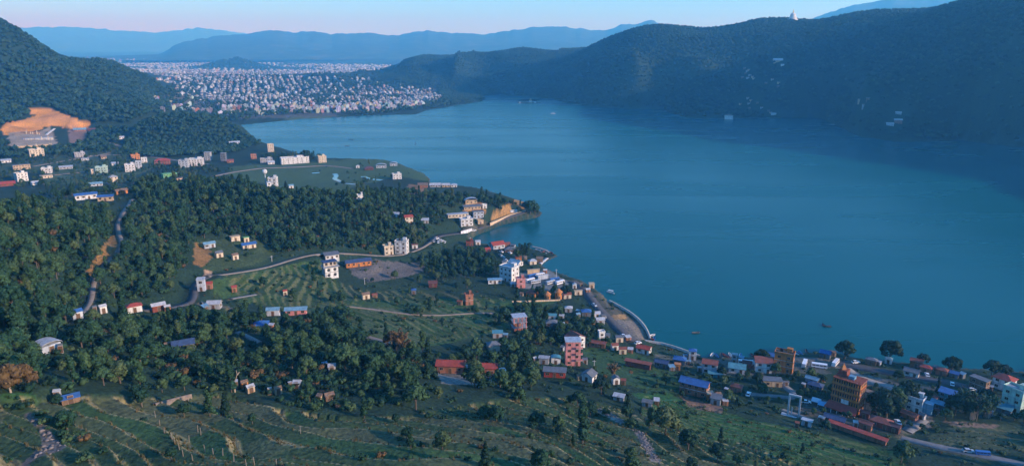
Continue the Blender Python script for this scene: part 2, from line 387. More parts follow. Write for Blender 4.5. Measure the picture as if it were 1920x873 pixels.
def signed_dist(px, py, poly):
    px = px.ravel(); py = py.ravel()
    best = np.full(px.shape, 1e18); inside = np.zeros(px.shape, bool)
    n = len(poly)
    for i in range(n):
        ax, ay = poly[i]; bx, by = poly[(i + 1) % n]
        ex, ey = bx - ax, by - ay
        L = ex * ex + ey * ey + 1e-9
        t = np.clip(((px - ax) * ex + (py - ay) * ey) / L, 0, 1)
        d = (px - ax - t * ex) ** 2 + (py - ay - t * ey) ** 2
        np.minimum(best, d, out=best)
        cond = ((ay > py) != (by > py))
        xi = ax + (py - ay) / (by - ay + 1e-12) * ex
        inside ^= cond & (px < xi)
    d = np.sqrt(best)
    return np.where(inside, -d, d)

# ------------------------------------------------------------------ height control points
CPZ = [  # photo pixel of bare ground, height above the lake
 # foreground shelf
 (30,860,92),(0,700,84),(100,770,82),(300,860,82),(300,790,75),(250,735,72),(450,860,78),(450,770,63),(600,860,74),(600,780,58),
 (750,860,70),(750,795,55),(900,860,65),(900,780,43),(950,745,38),(1090,860,55),(1100,770,29),(1200,860,46),(1200,780,23),(1300,860,36),
 (1300,800,18),(1300,755,11),(1440,865,25),(1440,790,11),(1550,865,16),(1550,800,8),(1700,865,12),(1700,800,7),(1900,865,10),(1900,800,7),
 (1600,740,5),(1450,735,5),(1300,700,4),(1750,740,5),(1900,740,5),(1200,720,12),(1200,680,5),(1400,690,3),(1650,700,3),(1850,710,3),
 # middle slope
 (650,710,50),(550,720,55),(350,700,64),(850,700,32),(760,700,40),(920,703,26),(1075,690,13),(1000,690,20),(1000,620,9),(1100,640,5),(1150,660,5),(900,610,14),(900,650,19),
 (750,600,24),(800,650,27),(650,640,38),(600,600,36),(450,600,46),(500,650,48),(300,650,60),(100,640,74),(200,620,66),(250,590,55),(380,565,44),(140,598,62),
 (173,550,62),(172,520,64),(230,460,66),(235,385,66),(50,560,82),(50,480,86),(50,420,84),(0,400,84),(120,430,78),(110,380,70),(180,378,64),(60,385,72),(0,380,74),
 # the spur
 (300,355,60),(400,345,54),(500,355,46),(600,358,41),(700,360,33),(800,362,22),(850,365,20),(900,372,17),(950,385,13),(990,397,7),
 (400,450,44),(480,475,38),(340,500,46),(600,473,28),(700,478,20),(780,472,11),(820,445,9),(860,437,7),(900,427,6),(945,411,6),(985,399,6),(875,410,11),(880,392,15),
 (700,420,31),(780,420,22),(600,420,38),(500,420,44),(400,400,52),(300,420,58),
 # the bowl with the terraces
 (480,515,36),(390,522,41),(560,490,31),(620,520,25),(690,515,18),(750,500,14),(690,560,20),(820,530,10),(850,475,6),(960,525,5),(900,555,9),
 (1000,545,4),(1050,565,4),(1100,555,3),(1150,600,2.5),(1180,625,2.5),(940,490,4),(1000,500,3),(910,470,3),(560,560,30),
 # the flat delta and the upper valley
 (600,330,2.5),(700,312,2),(780,332,2),(560,315,4),(520,345,6),(440,315,6),(300,315,9),(150,315,11),(50,330,14),(0,345,16),(100,290,15),(20,290,18),
 (250,290,9),(180,270,14),(480,300,4),(550,303,3),(40,262,26),(120,262,22),(200,245,18),(290,225,14),(420,232,5),
 (350,205,8),(480,215,5),(600,210,5),(750,200,5),(850,190,4),(300,185,12),(400,170,12),(600,170,10),(760,170,8),(880,178,4),
 (400,135,22),(600,135,18),(700,128,20),(250,120,26),(400,114,40),(600,116,40),(200,108,55),(350,106,80),(550,106,80),
]
CPD = [  # photo pixel of a crest, ground distance
 (-260,-30,1750),(-120,8,1850),(0,44,1900),(30,57,1950),(60,75,2000),(90,102,2050),(115,115,2150),(150,120,2250),(200,128,2300),(250,147,2250),(285,164,2200),(305,182,2150),(330,196,2150),
 (0,140,1760),(80,160,1760),(0,200,1620),(100,200,1650),(160,165,1900),(220,180,1800),(240,205,1600),
 # southern ridge
 (735,140,3900),(760,122,3750),(800,108,3500),(830,108,3400),(870,111,3350),(920,103,3250),(950,98,3200),(985,100,3100),(1040,107,3000),(1075,106,2900),
 (1110,88,2750),(1150,73,2650),(1180,61,2550),(1210,55,2500),(1240,55,2480),(1280,63,2480),(1340,65,2480),(1380,53,2480),(1420,43,2480),(1480,41,2450),(1500,41,2450),
 (1530,50,2420),(1560,41,2400),(1600,31,2350),(1650,25,2300),(1700,30,2250),(1750,25,2200),(1800,13,2150),(1830,2,2100),(1880,-13,2050),(1940,-34,2000),(2100,-70,1900),(2400,-110,1800),
 # its spurs and hollows
 (880,150,2950),(950,140,2800),(1000,160,2500),(1080,150,2350),(1160,150,2150),(1240,130,2150),(1230,170,1950),(1330,150,2080),(1330,190,1800),(1440,120,2050),(1430,170,1780),
 (1520,150,1900),(1540,200,1600),(1620,120,1900),(1610,180,1600),(1700,150,1650),(1690,210,1420),(1800,120,1650),(1800,200,1400),(1900,100,1550),(1900,200,1300),(2150,100,1400),(2150,220,1150),
]
RAW = [  # ground distance, azimuth in degrees, height : behind the crests and outside the picture
 (5200,2,60),(4600,8,90),(4200,14,90),(3900,20,90),(3800,28,90),(3600,36,90),(3400,45,90),(3200,60,80),(5000,-10,25),(7000,-6,35),(7000,6,90),(7000,20,120),(7000,36,150),
 (12000,-25,120),(12000,-10,110),(12000,5,130),(12000,25,150),(26000,-40,200),(26000,-15,200),(26000,10,200),(26000,40,200),
 (3000,-36,120),(3000,-45,150),(3200,-30,60),(4500,-38,60),(4500,-28,40),(2000,-46,180),(2000,-60,150),(1000,-42,30),(900,-60,90),(600,-60,110),(400,-60,110),(300,-50,105),(700,-44,40),(1300,-42,40),
 (138,-24,80),(70,-30,92),(70,0,88),(70,30,76),(70,60,40),(250,50,10),(350,60,6),(200,75,10),(140,-60,96),(70,-70,92),
]
cp = []
for u, v, z in CPZ: x, y, _ = at_z(u, v, z); cp.append((x, y, z))
for u, v, d in CPD: cp.append(at_d(u, v, d))
for d, a, z in RAW: cp.append((d * math.sin(math.radians(a)), d * math.cos(math.radians(a)), z))
for i, (u, v) in enumerate(SHORE):
    if u < 2000 and v > 225 and i % 2 == 0: x, y, _ = at_z(u, v, 0); cp.append((x, y, 0.5))
    elif 900 < u < 2100 and v < 305: x, y, _ = at_z(u, v, 0); cp.append((x, y, 1.0))
cp = np.array(cp)
def polar(x, y): return np.arctan2(x, y), np.log(np.hypot(x, y))
ca, cb = polar(cp[:, 0], cp[:, 1])
RC = 0.035
def kern(a1, b1, a2, b2): return np.sqrt((a1[:, None] - a2[None]) ** 2 + (b1[:, None] - b2[None]) ** 2 + RC * RC)
A = kern(ca, cb, ca, cb) - np.eye(len(cp)) * 0.004
n = len(cp)
M = np.zeros((n + 1, n + 1)); M[:n, :n] = A; M[:n, n] = 1; M[n, :n] = 1
W = np.linalg.solve(M, np.append(cp[:, 2], 0))
def rbf(a, b):
    out = np.empty(a.shape)
    for s in range(0, len(a), 40000):
        e = min(s + 40000, len(a))
        out[s:e] = kern(a[s:e], b[s:e], ca, cb) @ W[:n] + W[n]
    return out

D2R = math.pi / 180
AZ = np.concatenate([np.arange(-84, -44, 2.0), np.arange(-44, 44.01, 0.14), np.arange(46, 85, 2.0)]) * D2R
def geo(a, b, q): return np.exp(np.arange(math.log(a), math.log(b), math.log(1 + q)))
DD = np.concatenate([geo(18, 90, .06), geo(90, 520, .0052), geo(520, 1500, .008), geo(1500, 4200, .011), geo(4200, 30000, .05)])
nA, nD = len(AZ), len(DD)
GA, GD = np.meshgrid(AZ, DD)          # rows: distance
GX = GD * np.sin(GA); GY = GD * np.cos(GA)
sd = signed_dist(GX, GY, LAKE).reshape(GX.shape)
Z = rbf(GA.ravel(), np.log(GD).ravel()).reshape(GX.shape)
# the wooded knoll by the delta
kx, ky, _ = at_z(350, 268, 7)
ka = math.atan2(kx, ky); kd = math.hypot(kx, ky)
lx = (GX - kx) * math.cos(ka) - (GY - ky) * math.sin(ka); ly = (GX - kx) * math.sin(ka) + (GY - ky) * math.cos(ka)
lx2 = np.where(lx < 0, lx / 95, lx / 125)
Z += 40 * np.exp(-(lx2 ** 2 + ((ly - 60) / 75) ** 2) ** 1.3)
# little wooded hill far out in the plain
FHX, FHY, _ = at_d(440, 112, 6500)
Z += 75 * np.exp(-(((GX - FHX) / 210) ** 2 + ((GY - FHY) / 250) ** 2))
# gullies and roughness
big = np.clip((Z - 15) / 70, 0, 1) * (1 - .9 * sstep(80, 150, Z)) * np.where(GX < -250, .45, 1.0) * sstep(900, 1600, GD) * (1 - sstep(5000, 8000, GD))
rid = 1 - np.abs(2 * vnoise(GX / 260 + 3.3, GY / 330 + GX / 700, 5) - 1)
Z += big * (rid - 0.5) * 115 + big * (1 - np.abs(2 * vnoise(GX / 120 + GY / 400, GY / 150, 15) - 1) - .5) * 46 + big * fbm(GX / 120, GY / 120, 9) * 22
mid = (1 - sstep(900, 1500, GD)) * np.clip((Z - 6) / 25, 0, 1)
Z += mid * (fbm(GX / 90, GY / 90, 21) * 9 + fbm(GX / 22, GY / 22, 31) * 2.2)
Z = np.minimum(Z, np.where(GD < 160, 112, 900))
# shore
bank = 5 + 0.012 * GD
zl = 0.35 + np.maximum(Z - 0.35, 0.35) * sstep(0, 1, sd / bank)
zl += sstep(2, 12, sd) * 0.25
Z = np.where(sd > 0, zl, np.maximum(-6, -0.5 + sd * 0.2))
PXU, PXV, PXD = project(GX, GY, Z)

def in_poly(u, v, poly):
    ins = np.zeros(np.shape(u), bool); n = len(poly)
    for i in range(n):
        ax, ay = poly[i]; bx, by = poly[(i + 1) % n]
        c = ((ay > v) != (by > v))
        ins ^= c & (u < ax + (v - ay) / (by - ay + 1e-12) * (bx - ax))
    return ins
front = GY > 50

def ground_z(x, y):
    x = np.asarray(x, float); y = np.asarray(y, float)
    a = np.arctan2(x, y); d = np.hypot(x, y)
    i = np.clip(np.searchsorted(AZ, a) - 1, 0, nA - 2); j = np.clip(np.searchsorted(DD, d) - 1, 0, nD - 2)
    s = np.clip((a - AZ[i]) / (AZ[i + 1] - AZ[i]), 0, 1); t = np.clip((d - DD[j]) / (DD[j + 1] - DD[j]), 0, 1)
    return (Z[j, i] * (1 - s) + Z[j, i + 1] * s) * (1 - t) + (Z[j + 1, i] * (1 - s) + Z[j + 1, i + 1] * s) * t
def spot(u, v):
    """ground point seen at photo pixel (u, v)"""
    a, s = az_slope(u, v)
    i = int(np.clip(np.searchsorted(AZ, a) - 1, 0, nA - 2)); w = (a - AZ[i]) / (AZ[i + 1] - AZ[i])
    prof = Z[:, i] * (1 - w) + Z[:, i + 1] * w
    prof = np.maximum(prof, 0)
    f = prof - (CAM_H + s * DD)
    k = np.argmax(f > 0)
    if k == 0: return at_z(u, v, 0) if s < 0 else at_d(u, v, 3000)
    d = DD[k - 1] + (DD[k] - DD[k - 1]) * (-f[k - 1]) / (f[k] - f[k - 1])
    return d * math.sin(a), d * math.cos(a), CAM_H + s * d

# ------------------------------------------------------------------ terraces : level shelves with small banks
TERR = [  # (outline in photo pixels, step height, warp)
 ([(-80,900),(-80,745),(140,738),(300,745),(420,735),(520,765),(640,780),(760,780),(860,760),(960,745),(1100,745),(1230,790),(1300,810),(1400,830),(1500,870),(1550,960),(-80,960)], 2.9, 13.0),
 ([(420,560),(560,545),(700,575),(860,575),(960,570),(1010,580),(960,620),(880,630),(780,650),(700,640),(600,590)], 1.1, 3.0),
 ([(420,520),(520,505),(600,490),(640,530),(700,545),(830,545),(960,560),(900,575),(600,560),(440,555)], 1.3, 3.0),
 ([(1210,740),(1290,755),(1420,790),(1560,815),(1700,850),(1700,900),(1400,900),(1300,830),(1200,790)], 1.0, 3.0),
 ([(1740,815),(1800,790),(1960,800),(1960,850),(1850,845),(1740,830)], 0.5, 2.0),
]
terr_id = np.zeros(Z.shape); terr_m = np.zeros(Z.shape); riser = np.zeros(Z.shape)
for k, (poly, st, wp) in enumerate(TERR):
    m = in_poly(PXU, PXV, poly) & front & (sd > 8) & (terr_m == 0) & (GD < 900)
    zz = Z + wp * fbm(GX / (55 if wp > 10 else 38), GY / (55 if wp > 10 else 38), 51 + k, 3)
    q = zz / st; fl = np.floor(q); fr = q - fl
    lip = np.exp(-((fr - .68) / .06) ** 2) * .5
    nz = st * (fl + sstep(0.72, 1.0, fr)) + (Z - zz) * 0.75 + lip * st * .3
    Z = np.where(m, nz, Z); terr_m = np.where(m, k + 1, terr_m)
    terr_id = np.where(m, fl + 100 * k, terr_id); riser = np.where(m, sstep(.60, .68, fr), riser)

# ------------------------------------------------------------------ roads, flattened into the ground
ROADS = [  # name, label-free structure; half width m; colour key; photo pixels
 ('road', 1.25, 'dirt', [(247,374),(240,386),(228,402),(219,418),(221,438),(230,458),(226,474),(207,486),(184,503),(173,519),(171,545),(175,560),(160,580),(136,600)]),
 ('road', 1.6, 'dirt', [(388,518),(440,512),(500,502),(540,488),(590,475),(640,473),(690,478),(740,481),(780,470),(803,458),(818,443)]),
 ('road', 3.0, 'asphalt', [(808,452),(822,440),(850,439),(872,435),(900,427),(925,418),(950,407),(985,397)]),
 ('road', 1.8, 'asphalt', [(388,520),(370,526),(358,540),(360,556),(378,566),(345,573),(300,580),(250,583)]),
 ('path', 1.6, 'concrete', [(378,567),(410,570),(438,583)]),
 ('path', 1.4, 'concrete', [(432,560),(455,556),(478,552)]),
 ('road', 3.2, 'asphalt', [(1072,527),(1090,535),(1103,552),(1118,575),(1138,595),(1155,612),(1172,628),(1185,640)]),
 ('path', 1.2, 'concrete', [(1404,738),(1440,741),(1485,743),(1530,749),(1560,756)]),
 ('path', 1.8, 'concrete', [(1462,716),(1478,726),(1492,740)]),
 ('road', 3.2, 'asphalt', [(1560,678),(1620,690),(1690,702),(1750,711),(1800,720),(1840,729),(1862,742)]),
 ('path', 2.8, 'gravel', [(1585,690),(1590,700),(1610,712),(1650,720),(1690,731)]),
 ('road', 1.8, 'concrete', [(1690,820),(1730,833),(1790,846),(1850,853),(1930,872)]),
 ('path', 2.0, 'concrete', [(1700,808),(1722,802),(1738,795),(1732,786)]),
 ('path', 1.4, 'concrete', [(1466,768),(1490,779),(1520,786),(1560,800)]),
 ('road', 3.0, 'dirt', [(100,328),(150,323),(220,318)]),
 ('road', 2.5, 'dirt', [(165,292),(210,290),(260,291),(310,298),(390,308)]),
 ('path', 2.5, 'dirt', [(205,268),(225,274),(250,282)]),
 ('road', 3.0, 'dirt', [(400,330),(440,322),(490,315),(560,313),(610,310),(660,316)]),
 ('path', 1.5, 'dirt', [(690,632),(712,636),(728,645)]),
 ('path', .7, 'dirt', [(650,574),(700,578),(760,590),(830,592),(890,585),(960,588)]),
 ('road', 2.2, 'dirt', [(205,287),(130,300),(60,312)]),
 ('path', 1.0, 'gravel', [(446,622),(468,632),(487,642)]),
]
def polyline(pts, step):
    out = [pts[0]]
    for a, b in zip(pts[:-1], pts[1:]):
        L = math.dist(a[:2], b[:2]); k = max(1, int(L / step))
        for i in range(1, k + 1): out.append(tuple(a[c] + (b[c] - a[c]) * i / k for c in range(len(a))))
    return out
def smooth(pts, it=6):
    p = np.array(pts, float)
    for _ in range(it):
        q = p.copy(); q[1:-1] = (p[:-2] + 2 * p[1:-1] + p[2:]) / 4; p = q
    return p
road_paths = []
road_near = np.full(Z.shape, 99.0)
for nm, hw, kind, px in ROADS:
    w = [spot(u, v) for u, v in px]
    p = smooth(polyline(w, 4.0), 10)
    p[:, 2] = np.maximum(p[:, 2], 0.9)
    road_paths.append((nm, hw, kind, p))
    lo = p.min(0) - 25; hi = p.max(0) + 25
    jj, ii = np.where((GX > lo[0]) & (GX < hi[0]) & (GY > lo[1]) & (GY < hi[1]))
    if not len(jj): continue
    x = GX[jj, ii]; y = GY[jj, ii]
    best = np.full(x.shape, 1e9); zz = np.zeros(x.shape)
    for k in range(len(p) - 1):
        ex, ey = p[k + 1, :2] - p[k, :2]; L = ex * ex + ey * ey + 1e-9
        t = np.clip(((x - p[k, 0]) * ex + (y - p[k, 1]) * ey) / L, 0, 1)
        d = np.hypot(x - p[k, 0] - t * ex, y - p[k, 1] - t * ey)
        mm = d < best
        best[mm] = d[mm]; zz[mm] = (p[k, 2] + t * (p[k + 1, 2] - p[k, 2]))[mm]
    wgt = 1 - sstep(hw + 2.0, hw + 9.0, best)
    ok = sd[jj, ii] > -1
    Z[jj, ii] = np.where(ok, Z[jj, ii] * (1 - wgt) + (zz - 0.12) * wgt, Z[jj, ii])
    road_near[jj, ii] = np.minimum(road_near[jj, ii], best - hw)
# level pads under the houses
for row in HOUSES:
    u, v, wpx, dr = row[1], row[2], row[3], row[9]
    x, y, z = spot(u, v); dep = project(x, y, z)[2]; Wm = wpx * dep / FPX * .9; a = math.atan2(x, y)
    cx, cy_ = x + math.sin(a) * Wm * dr * .5, y + math.cos(a) * Wm * dr * .5; r0 = Wm * max(1, dr) * .55
    jj, ii = np.where((np.abs(GX - cx) < r0 * 2 + 3) & (np.abs(GY - cy_) < r0 * 2 + 3) & (sd > 0))
    if len(jj):
        d = np.hypot(GX[jj, ii] - cx, GY[jj, ii] - cy_); wgt = 1 - sstep(r0, r0 * 1.5 + 3, d); Z[jj, ii] = Z[jj, ii] * (1 - wgt) + max(z, .7) * wgt
PXU, PXV, PXD = project(GX, GY, Z)

# ------------------------------------------------------------------ ground cover colours (real base colours)
def C(*c): return np.array(c, float)
col = np.empty(Z.shape + (3,)); col[:] = C(.019, .043, .027)
n1 = fbm(GX / 30, GY / 30, 71); n2 = fbm(GX / 9, GY / 9, 72); n3 = fbm(GX / 140, GY / 140, 73)
def blend(mask, c, soft=None):
    global col
    m = np.asarray(mask, float)[..., None]
    col = col * (1 - m) + np.asarray(c) * m
blend(sstep(-.05, .25, n1 + n2 * .6) * .5, C(.032, .056, .028))
FIELDS = [
 ([(430,312),(520,309),(610,300),(720,299),(800,325),(806,338),(740,332),(690,345),(620,362),(520,350),(430,330)], C(.070,.115,.050)),
 ([(80,345),(90,318),(160,300),(300,290),(320,305),(260,325),(230,345),(150,345)], C(.070,.110,.055)),
 ([(0,310),(120,292),(240,270),(250,300),(90,320),(0,330)], C(.055,.085,.045)),
 ([(380,525),(520,500),(600,487),(660,560),(1000,570),(960,620),(780,655),(690,640),(600,590),(420,560)], C(.044,.088,.030)),
 ([(360,455),(500,445),(520,475),(470,500),(380,510)], C(.050,.075,.032)),
 ([(1200,740),(1290,750),(1420,790),(1560,815),(1700,850),(1700,900),(1400,900),(1300,830)], C(.040,.085,.026)),
 ([(1740,815),(1800,790),(1960,800),(1960,850),(1740,830)], C(.055,.078,.040)),
 ([(880,615),(960,600),(1050,565),(900,560),(820,560)], C(.040,.090,.030)),
 ([(1090,660),(1150,640),(1250,690),(1330,720),(1250,745),(1120,700)], C(.038,.084,.032)),
 ([(520,225),(560,216),(620,214),(640,219),(560,226)], C(.09,.12,.06)),
]
FIELDS += [([(-60,770),(40,765),(75,800),(60,850),(40,900),(-60,900)], C(.055,.085,.030)), ([(0,740),(60,735),(110,790),(190,850),(150,873),(100,810),(40,770)], C(.030,.085,.028)), ([(1180,735),(1250,735),(1300,760),(1240,775)], C(.03,.095,.03)), ([(1330,770),(1480,800),(1560,850),(1420,880),(1330,830)], C(.028,.085,.028))]
ragged = 14 * n1
for poly, c in FIELDS:
    m = in_poly(PXU + ragged, PXV + ragged * .6, poly) & front
    blend(m * 0.85, c)
tint = _hash(np.floor(terr_id).astype(np.int64), np.floor(vnoise(GX / 45, GY / 45, 88) * 9).astype(np.int64), 3)
patch = np.where((terr_m == 1) | (terr_m == 6), 1.0, 0)
blend(patch * 0.9, C(.042, .072, .032))
blend(patch * sstep(.45, .5, tint) * .75, C(.086, .094, .050))
blend(patch * sstep(.8, .85, tint) * .8, C(.028, .076, .028))
for k, c in ((2, C(.070, .092, .045)), (3, C(.042, .072, .030)), (4, C(.030, .085, .024)), (5, C(.06, .085, .045))):
    blend((terr_m == k) * sstep(.5, .55, tint) * .6, c)
blend(riser * (terr_m > 0) * np.where(patch > 0, .95, .28) * sstep(-.5, -.15, n2), C(.27, .22, .11))
blend(riser * (terr_m > 0) * .6 * (1 - sstep(-.35, .0, n2)), C(.020, .034, .016))
BARE = [  # bare earth, gravel, sand
 ([(0,240),(15,232),(45,225),(70,216),(50,208),(60,202),(90,202),(120,213),(150,226),(172,230),(160,238),(130,240),(100,236),(60,246),(30,254),(8,250)], C(.72,.30,.070), 5),
 ([(15,245),(60,248),(95,240),(108,270),(60,278),(18,272)], C(.34,.27,.20), 4),
 ([(128,240),(165,236),(158,268),(130,268)], C(.26,.16,.12), 4),
 ([(190,468),(205,442),(220,440),(228,462),(215,478),(185,500),(170,520),(160,545),(163,505)], C(.27,.15,.055), 5),
 ([(365,455),(385,458),(400,480),(380,500),(362,492)], C(.27,.14,.05), 5),
 ([(383,505),(398,508),(395,520),(380,518)], C(.42,.26,.16), 3),
 ([(925,400),(960,376),(982,372),(984,394),(940,412),(920,420)], C(.36,.20,.075), 4),
 ([(868,375),(905,378),(912,400),(870,400)], C(.38,.20,.08), 4),
 ([(765,345),(800,350),(790,365),(765,362)], C(.28,.15,.07), 4),
 ([(655,498),(700,486),(760,492),(798,490),(796,508),(745,522),(690,530),(660,515)], C(.135,.12,.11), 4),
 ([(975,512),(1030,506),(1070,530),(1050,545),(985,540)], C(.16,.17,.17), 4),
 ([(1105,545),(1130,552),(1190,600),(1213,630),(1190,640),(1150,600)], C(.11,.10,.07), 4),
 ([(1145,590),(1172,588),(1178,596),(1150,600)], C(.32,.19,.08), 2),
 ([(1155,598),(1200,603),(1214,636),(1180,640)], C(.19,.16,.13), 3),
 ([(1590,690),(1700,720),(1780,725),(1700,735),(1600,715)], C(.12,.115,.10), 6),
 ([(1500,670),(1600,675),(1580,690),(1500,686)], C(.15,.14,.13), 6),
 ([(1300,672),(1500,670),(1560,700),(1330,705)], C(.10,.10,.085), 8),
 ([(1500,740),(1560,750),(1660,790),(1700,800),(1690,815),(1560,790),(1490,775)], C(.085,.08,.065), 8),
 ([(1765,788),(1800,790),(1880,797),(1860,802),(1790,798)], C(.24,.16,.12), 3),
 ([(1700,775),(1745,775),(1750,800),(1700,805)], C(.18,.16,.14), 5),
 ([(1230,665),(1310,672),(1300,690),(1220,690)], C(.09,.09,.07), 8),
 ([(820,698),(940,703),(930,720),(830,720)], C(.17,.17,.16), 3),
 ([(1275,740),(1360,765),(1350,775),(1290,762)], C(.22,.13,.09), 3),
 ([(400,210),(460,222),(620,217),(820,190),(820,165),(300,180)], C(.10,.10,.085), 10),
 ([(1108,760),(1140,771),(1170,788),(1166,795),(1138,779),(1108,766)], C(.20,.18,.165), 5),
 ([(1188,802),(1204,812),(1222,838),(1240,864),(1222,866),(1206,838),(1190,812)], C(.20,.18,.165), 5),
 ([(40,775),(55,773),(85,800),(110,828),(128,832),(110,846),(70,855),(50,873),(35,873),(80,830),(75,805)], C(.15,.125,.11), 2),
]
for poly, c, rg in BARE:
    m = in_poly(PXU + rg * 2 * n2, PXV + rg * 1.2 * n1, poly) & front & (sd > 0)
    blend(m * .92, C(*c) * (1 + .35 * n2[..., None]))
qm = in_poly(PXU, PXV, BARE[0][0]) & front
qn = 1 - np.abs(2 * vnoise(GX / 34, GY / 60, 91) - 1)
Z = np.where(qm, Z + (qn - .6) * 11, Z); blend(qm * sstep(.55, .9, qn) * .5, C(.40, .20, .09))
blend((sd > 0) * (1 - sstep(.5, 3.5, sd + 3 * n2)) * (GD < 1200) * .6, C(.13, .11, .08))
blend((1 - sstep(0.0, 1.0, road_near + n2)) * .6, C(.15, .125, .085))
blend((sd < 0) * 1.0, C(.03, .06, .05))
col = np.clip(col * (1 + .30 * n2[..., None] + .25 * n3[..., None]), 0, 1)

idx = (np.arange(nD - 1)[:, None] * nA + np.arange(nA - 1)[None]).ravel()
quads = np.stack([idx, idx + 1, idx + 1 + nA, idx + nA], 1)
me = mesh_np('ground', np.stack([GX, GY, Z], -1).reshape(-1, 3), quads)
at = me.color_attributes.new('cover', 'FLOAT_COLOR', 'POINT')
at.data.foreach_set('color', np.concatenate([col, np.ones(Z.shape + (1,))], -1).astype(np.float32).ravel())
me.polygons.foreach_set('use_smooth', np.ones(len(quads), bool))
m_ground, nt, bs = new_mat('ground_cover')
ac = N(nt, 'ShaderNodeAttribute', attribute_name='cover')
tc = N(nt, 'ShaderNodeTexCoord')
nz = N(nt, 'ShaderNodeTexNoise'); nz.inputs['Scale'].default_value = .8; nz.inputs['Detail'].default_value = 6
nt.links.new(tc.outputs['Object'], nz.inputs['Vector'])
rp = ramp(nt, [(.28, (.45, .5, .5)), (.5, (1, 1, 1)), (.75, (1.55, 1.45, 1.2))])
nt.links.new(nz.outputs['Fac'], rp.inputs[0])
nt.links.new(mixc(nt, ac.outputs['Color'], rp.outputs[0], 1.0, 'MULTIPLY'), bs.inputs['Base Color'])
bs.inputs['Roughness'].default_value = .95
bs.inputs['Specular IOR Level'].default_value = .15
bp = N(nt, 'ShaderNodeBump'); bp.inputs['Strength'].default_value = .9; bp.inputs['Distance'].default_value = .5
nt.links.new(nz.outputs['Fac'], bp.inputs['Height']); nt.links.new(bp.outputs[0], bs.inputs['Normal'])
ground = link('ground', me, m_ground); tag(ground, 'green and brown land round the lake with terraced fields and slopes', kind='structure')

# ------------------------------------------------------------------ the lake surface
v = [(x, y, 0.0) for x, y in ((-1500, 250), (4500, 100), (4500, 2600), (900, 5200), (-1500, 3400))]
bm = bmesh.new(); bm.faces.new([bm.verts.new(p) for p in v]); me = bpy.data.meshes.new('lake'); bm.to_mesh(me); bm.free()
m_water, nt, bs = new_mat('lake_water')
bs.inputs['Base Color'].default_value = (.0, .082, .090, 1)
bs.inputs['Roughness'].default_value = .12
bs.inputs['IOR'].default_value = 1.33; bs.inputs['Specular IOR Level'].default_value = .18
tc = N(nt, 'ShaderNodeTexCoord')
mp = N(nt, 'ShaderNodeMapping'); mp.inputs['Rotation'].default_value = (0, 0, .5); mp.inputs['Scale'].default_value = (.12, .3, 1)
w1 = N(nt, 'ShaderNodeTexNoise'); w1.inputs['Scale'].default_value = 1.6; w1.inputs['Detail'].default_value = 4
nt.links.new(tc.outputs['Object'], mp.inputs['Vector']); nt.links.new(mp.outputs[0], w1.inputs['Vector'])
mp2 = N(nt, 'ShaderNodeMapping'); mp2.inputs['Rotation'].default_value = (0, 0, -.35); mp2.inputs['Scale'].default_value = (.0022, .010, 1)
w2 = N(nt, 'ShaderNodeTexNoise'); w2.inputs['Scale'].default_value = 1.0; w2.inputs['Detail'].default_value = 5; w2.inputs['Distortion'].default_value = .8
nt.links.new(tc.outputs['Object'], mp2.inputs['Vector']); nt.links.new(mp2.outputs[0], w2.inputs['Vector'])
rr = ramp(nt, [(.38, (.22,) * 3), (.66, (.30,) * 3)]); nt.links.new(w2.outputs['Fac'], rr.inputs[0])
nt.links.new(rr.outputs[0], bs.inputs['Roughness'])
rs = ramp(nt, [(.38, (.09,) * 3), (.66, (.14,) * 3)]); nt.links.new(w2.outputs['Fac'], rs.inputs[0])
bp = N(nt, 'ShaderNodeBump'); bp.inputs['Distance'].default_value = .35
nt.links.new(rs.outputs[0], bp.inputs['Strength'])
nt.links.new(w1.outputs['Fac'], bp.inputs['Height']); nt.links.new(bp.outputs[0], bs.inputs['Normal'])
lake = link('lake', me, m_water); tag(lake, 'calm teal lake water filling the valley', kind='structure')

# ------------------------------------------------------------------ far ridges
m_far, nt, bs = new_mat('far_forest')
tc = N(nt, 'ShaderNodeTexCoord'); nz = N(nt, 'ShaderNodeTexNoise'); nz.inputs['Scale'].default_value = .006; nz.inputs['Detail'].default_value = 8
nt.links.new(tc.outputs['Object'], nz.inputs['Vector'])
rp = ramp(nt, [(.35, (.025, .050, .024)), (.55, (.045, .075, .035)), (.72, (.10, .10, .06))]); nt.links.new(nz.outputs['Fac'], rp.inputs[0])
nt.links.new(rp.outputs[0], bs.inputs['Base Color']); bs.inputs['Roughness'].default_value = 1; bs.inputs['Specular IOR Level'].default_value = .1
def far_ridge(label, sil, d0, depth, base_z, seed):
    us = np.array([s[0] for s in sil], float); vs = np.array([s[1] for s in sil], float)
    uu = np.linspace(us[0], us[-1], 260); vv = np.interp(uu, us, vs)
    vv += (vnoise(uu / 9, uu * 0, seed) - .5) * 3.0 + (vnoise(uu / 3, uu * 0, seed + 1) - .5) * 1.2
    rows = np.concatenate([np.linspace(-1, 0, 26), np.linspace(.08, 1, 12)])
    V = []
    for i in range(len(uu)):
        a, s = az_slope(uu[i], vv[i]); zc = CAM_H + s * d0
        for r in rows:
            d = d0 + r * depth
            t = 1 - abs(r)
            z = base_z + (zc - base_z) * (t ** 0.85)
            x, y = d * math.sin(a), d * math.cos(a)
            z += float((zc - base_z) * .33 * (abs(2 * vnoise(x / 700, y / 900, seed + 3) - 1) - .5) * (1 - t) * t * 4 * .5)
            V.append((x, y, z if r < .95 else base_z))
    nr = len(rows)
    k = (np.arange(len(uu) - 1)[:, None] * nr + np.arange(nr - 1)[None]).ravel()
    me = mesh_np('hills', V, np.stack([k, k + nr, k + nr + 1, k + 1], 1)); me.polygons.foreach_set('use_smooth', np.ones(len(k), bool))
    tag(link('hills', me, m_far), label, kind='structure')
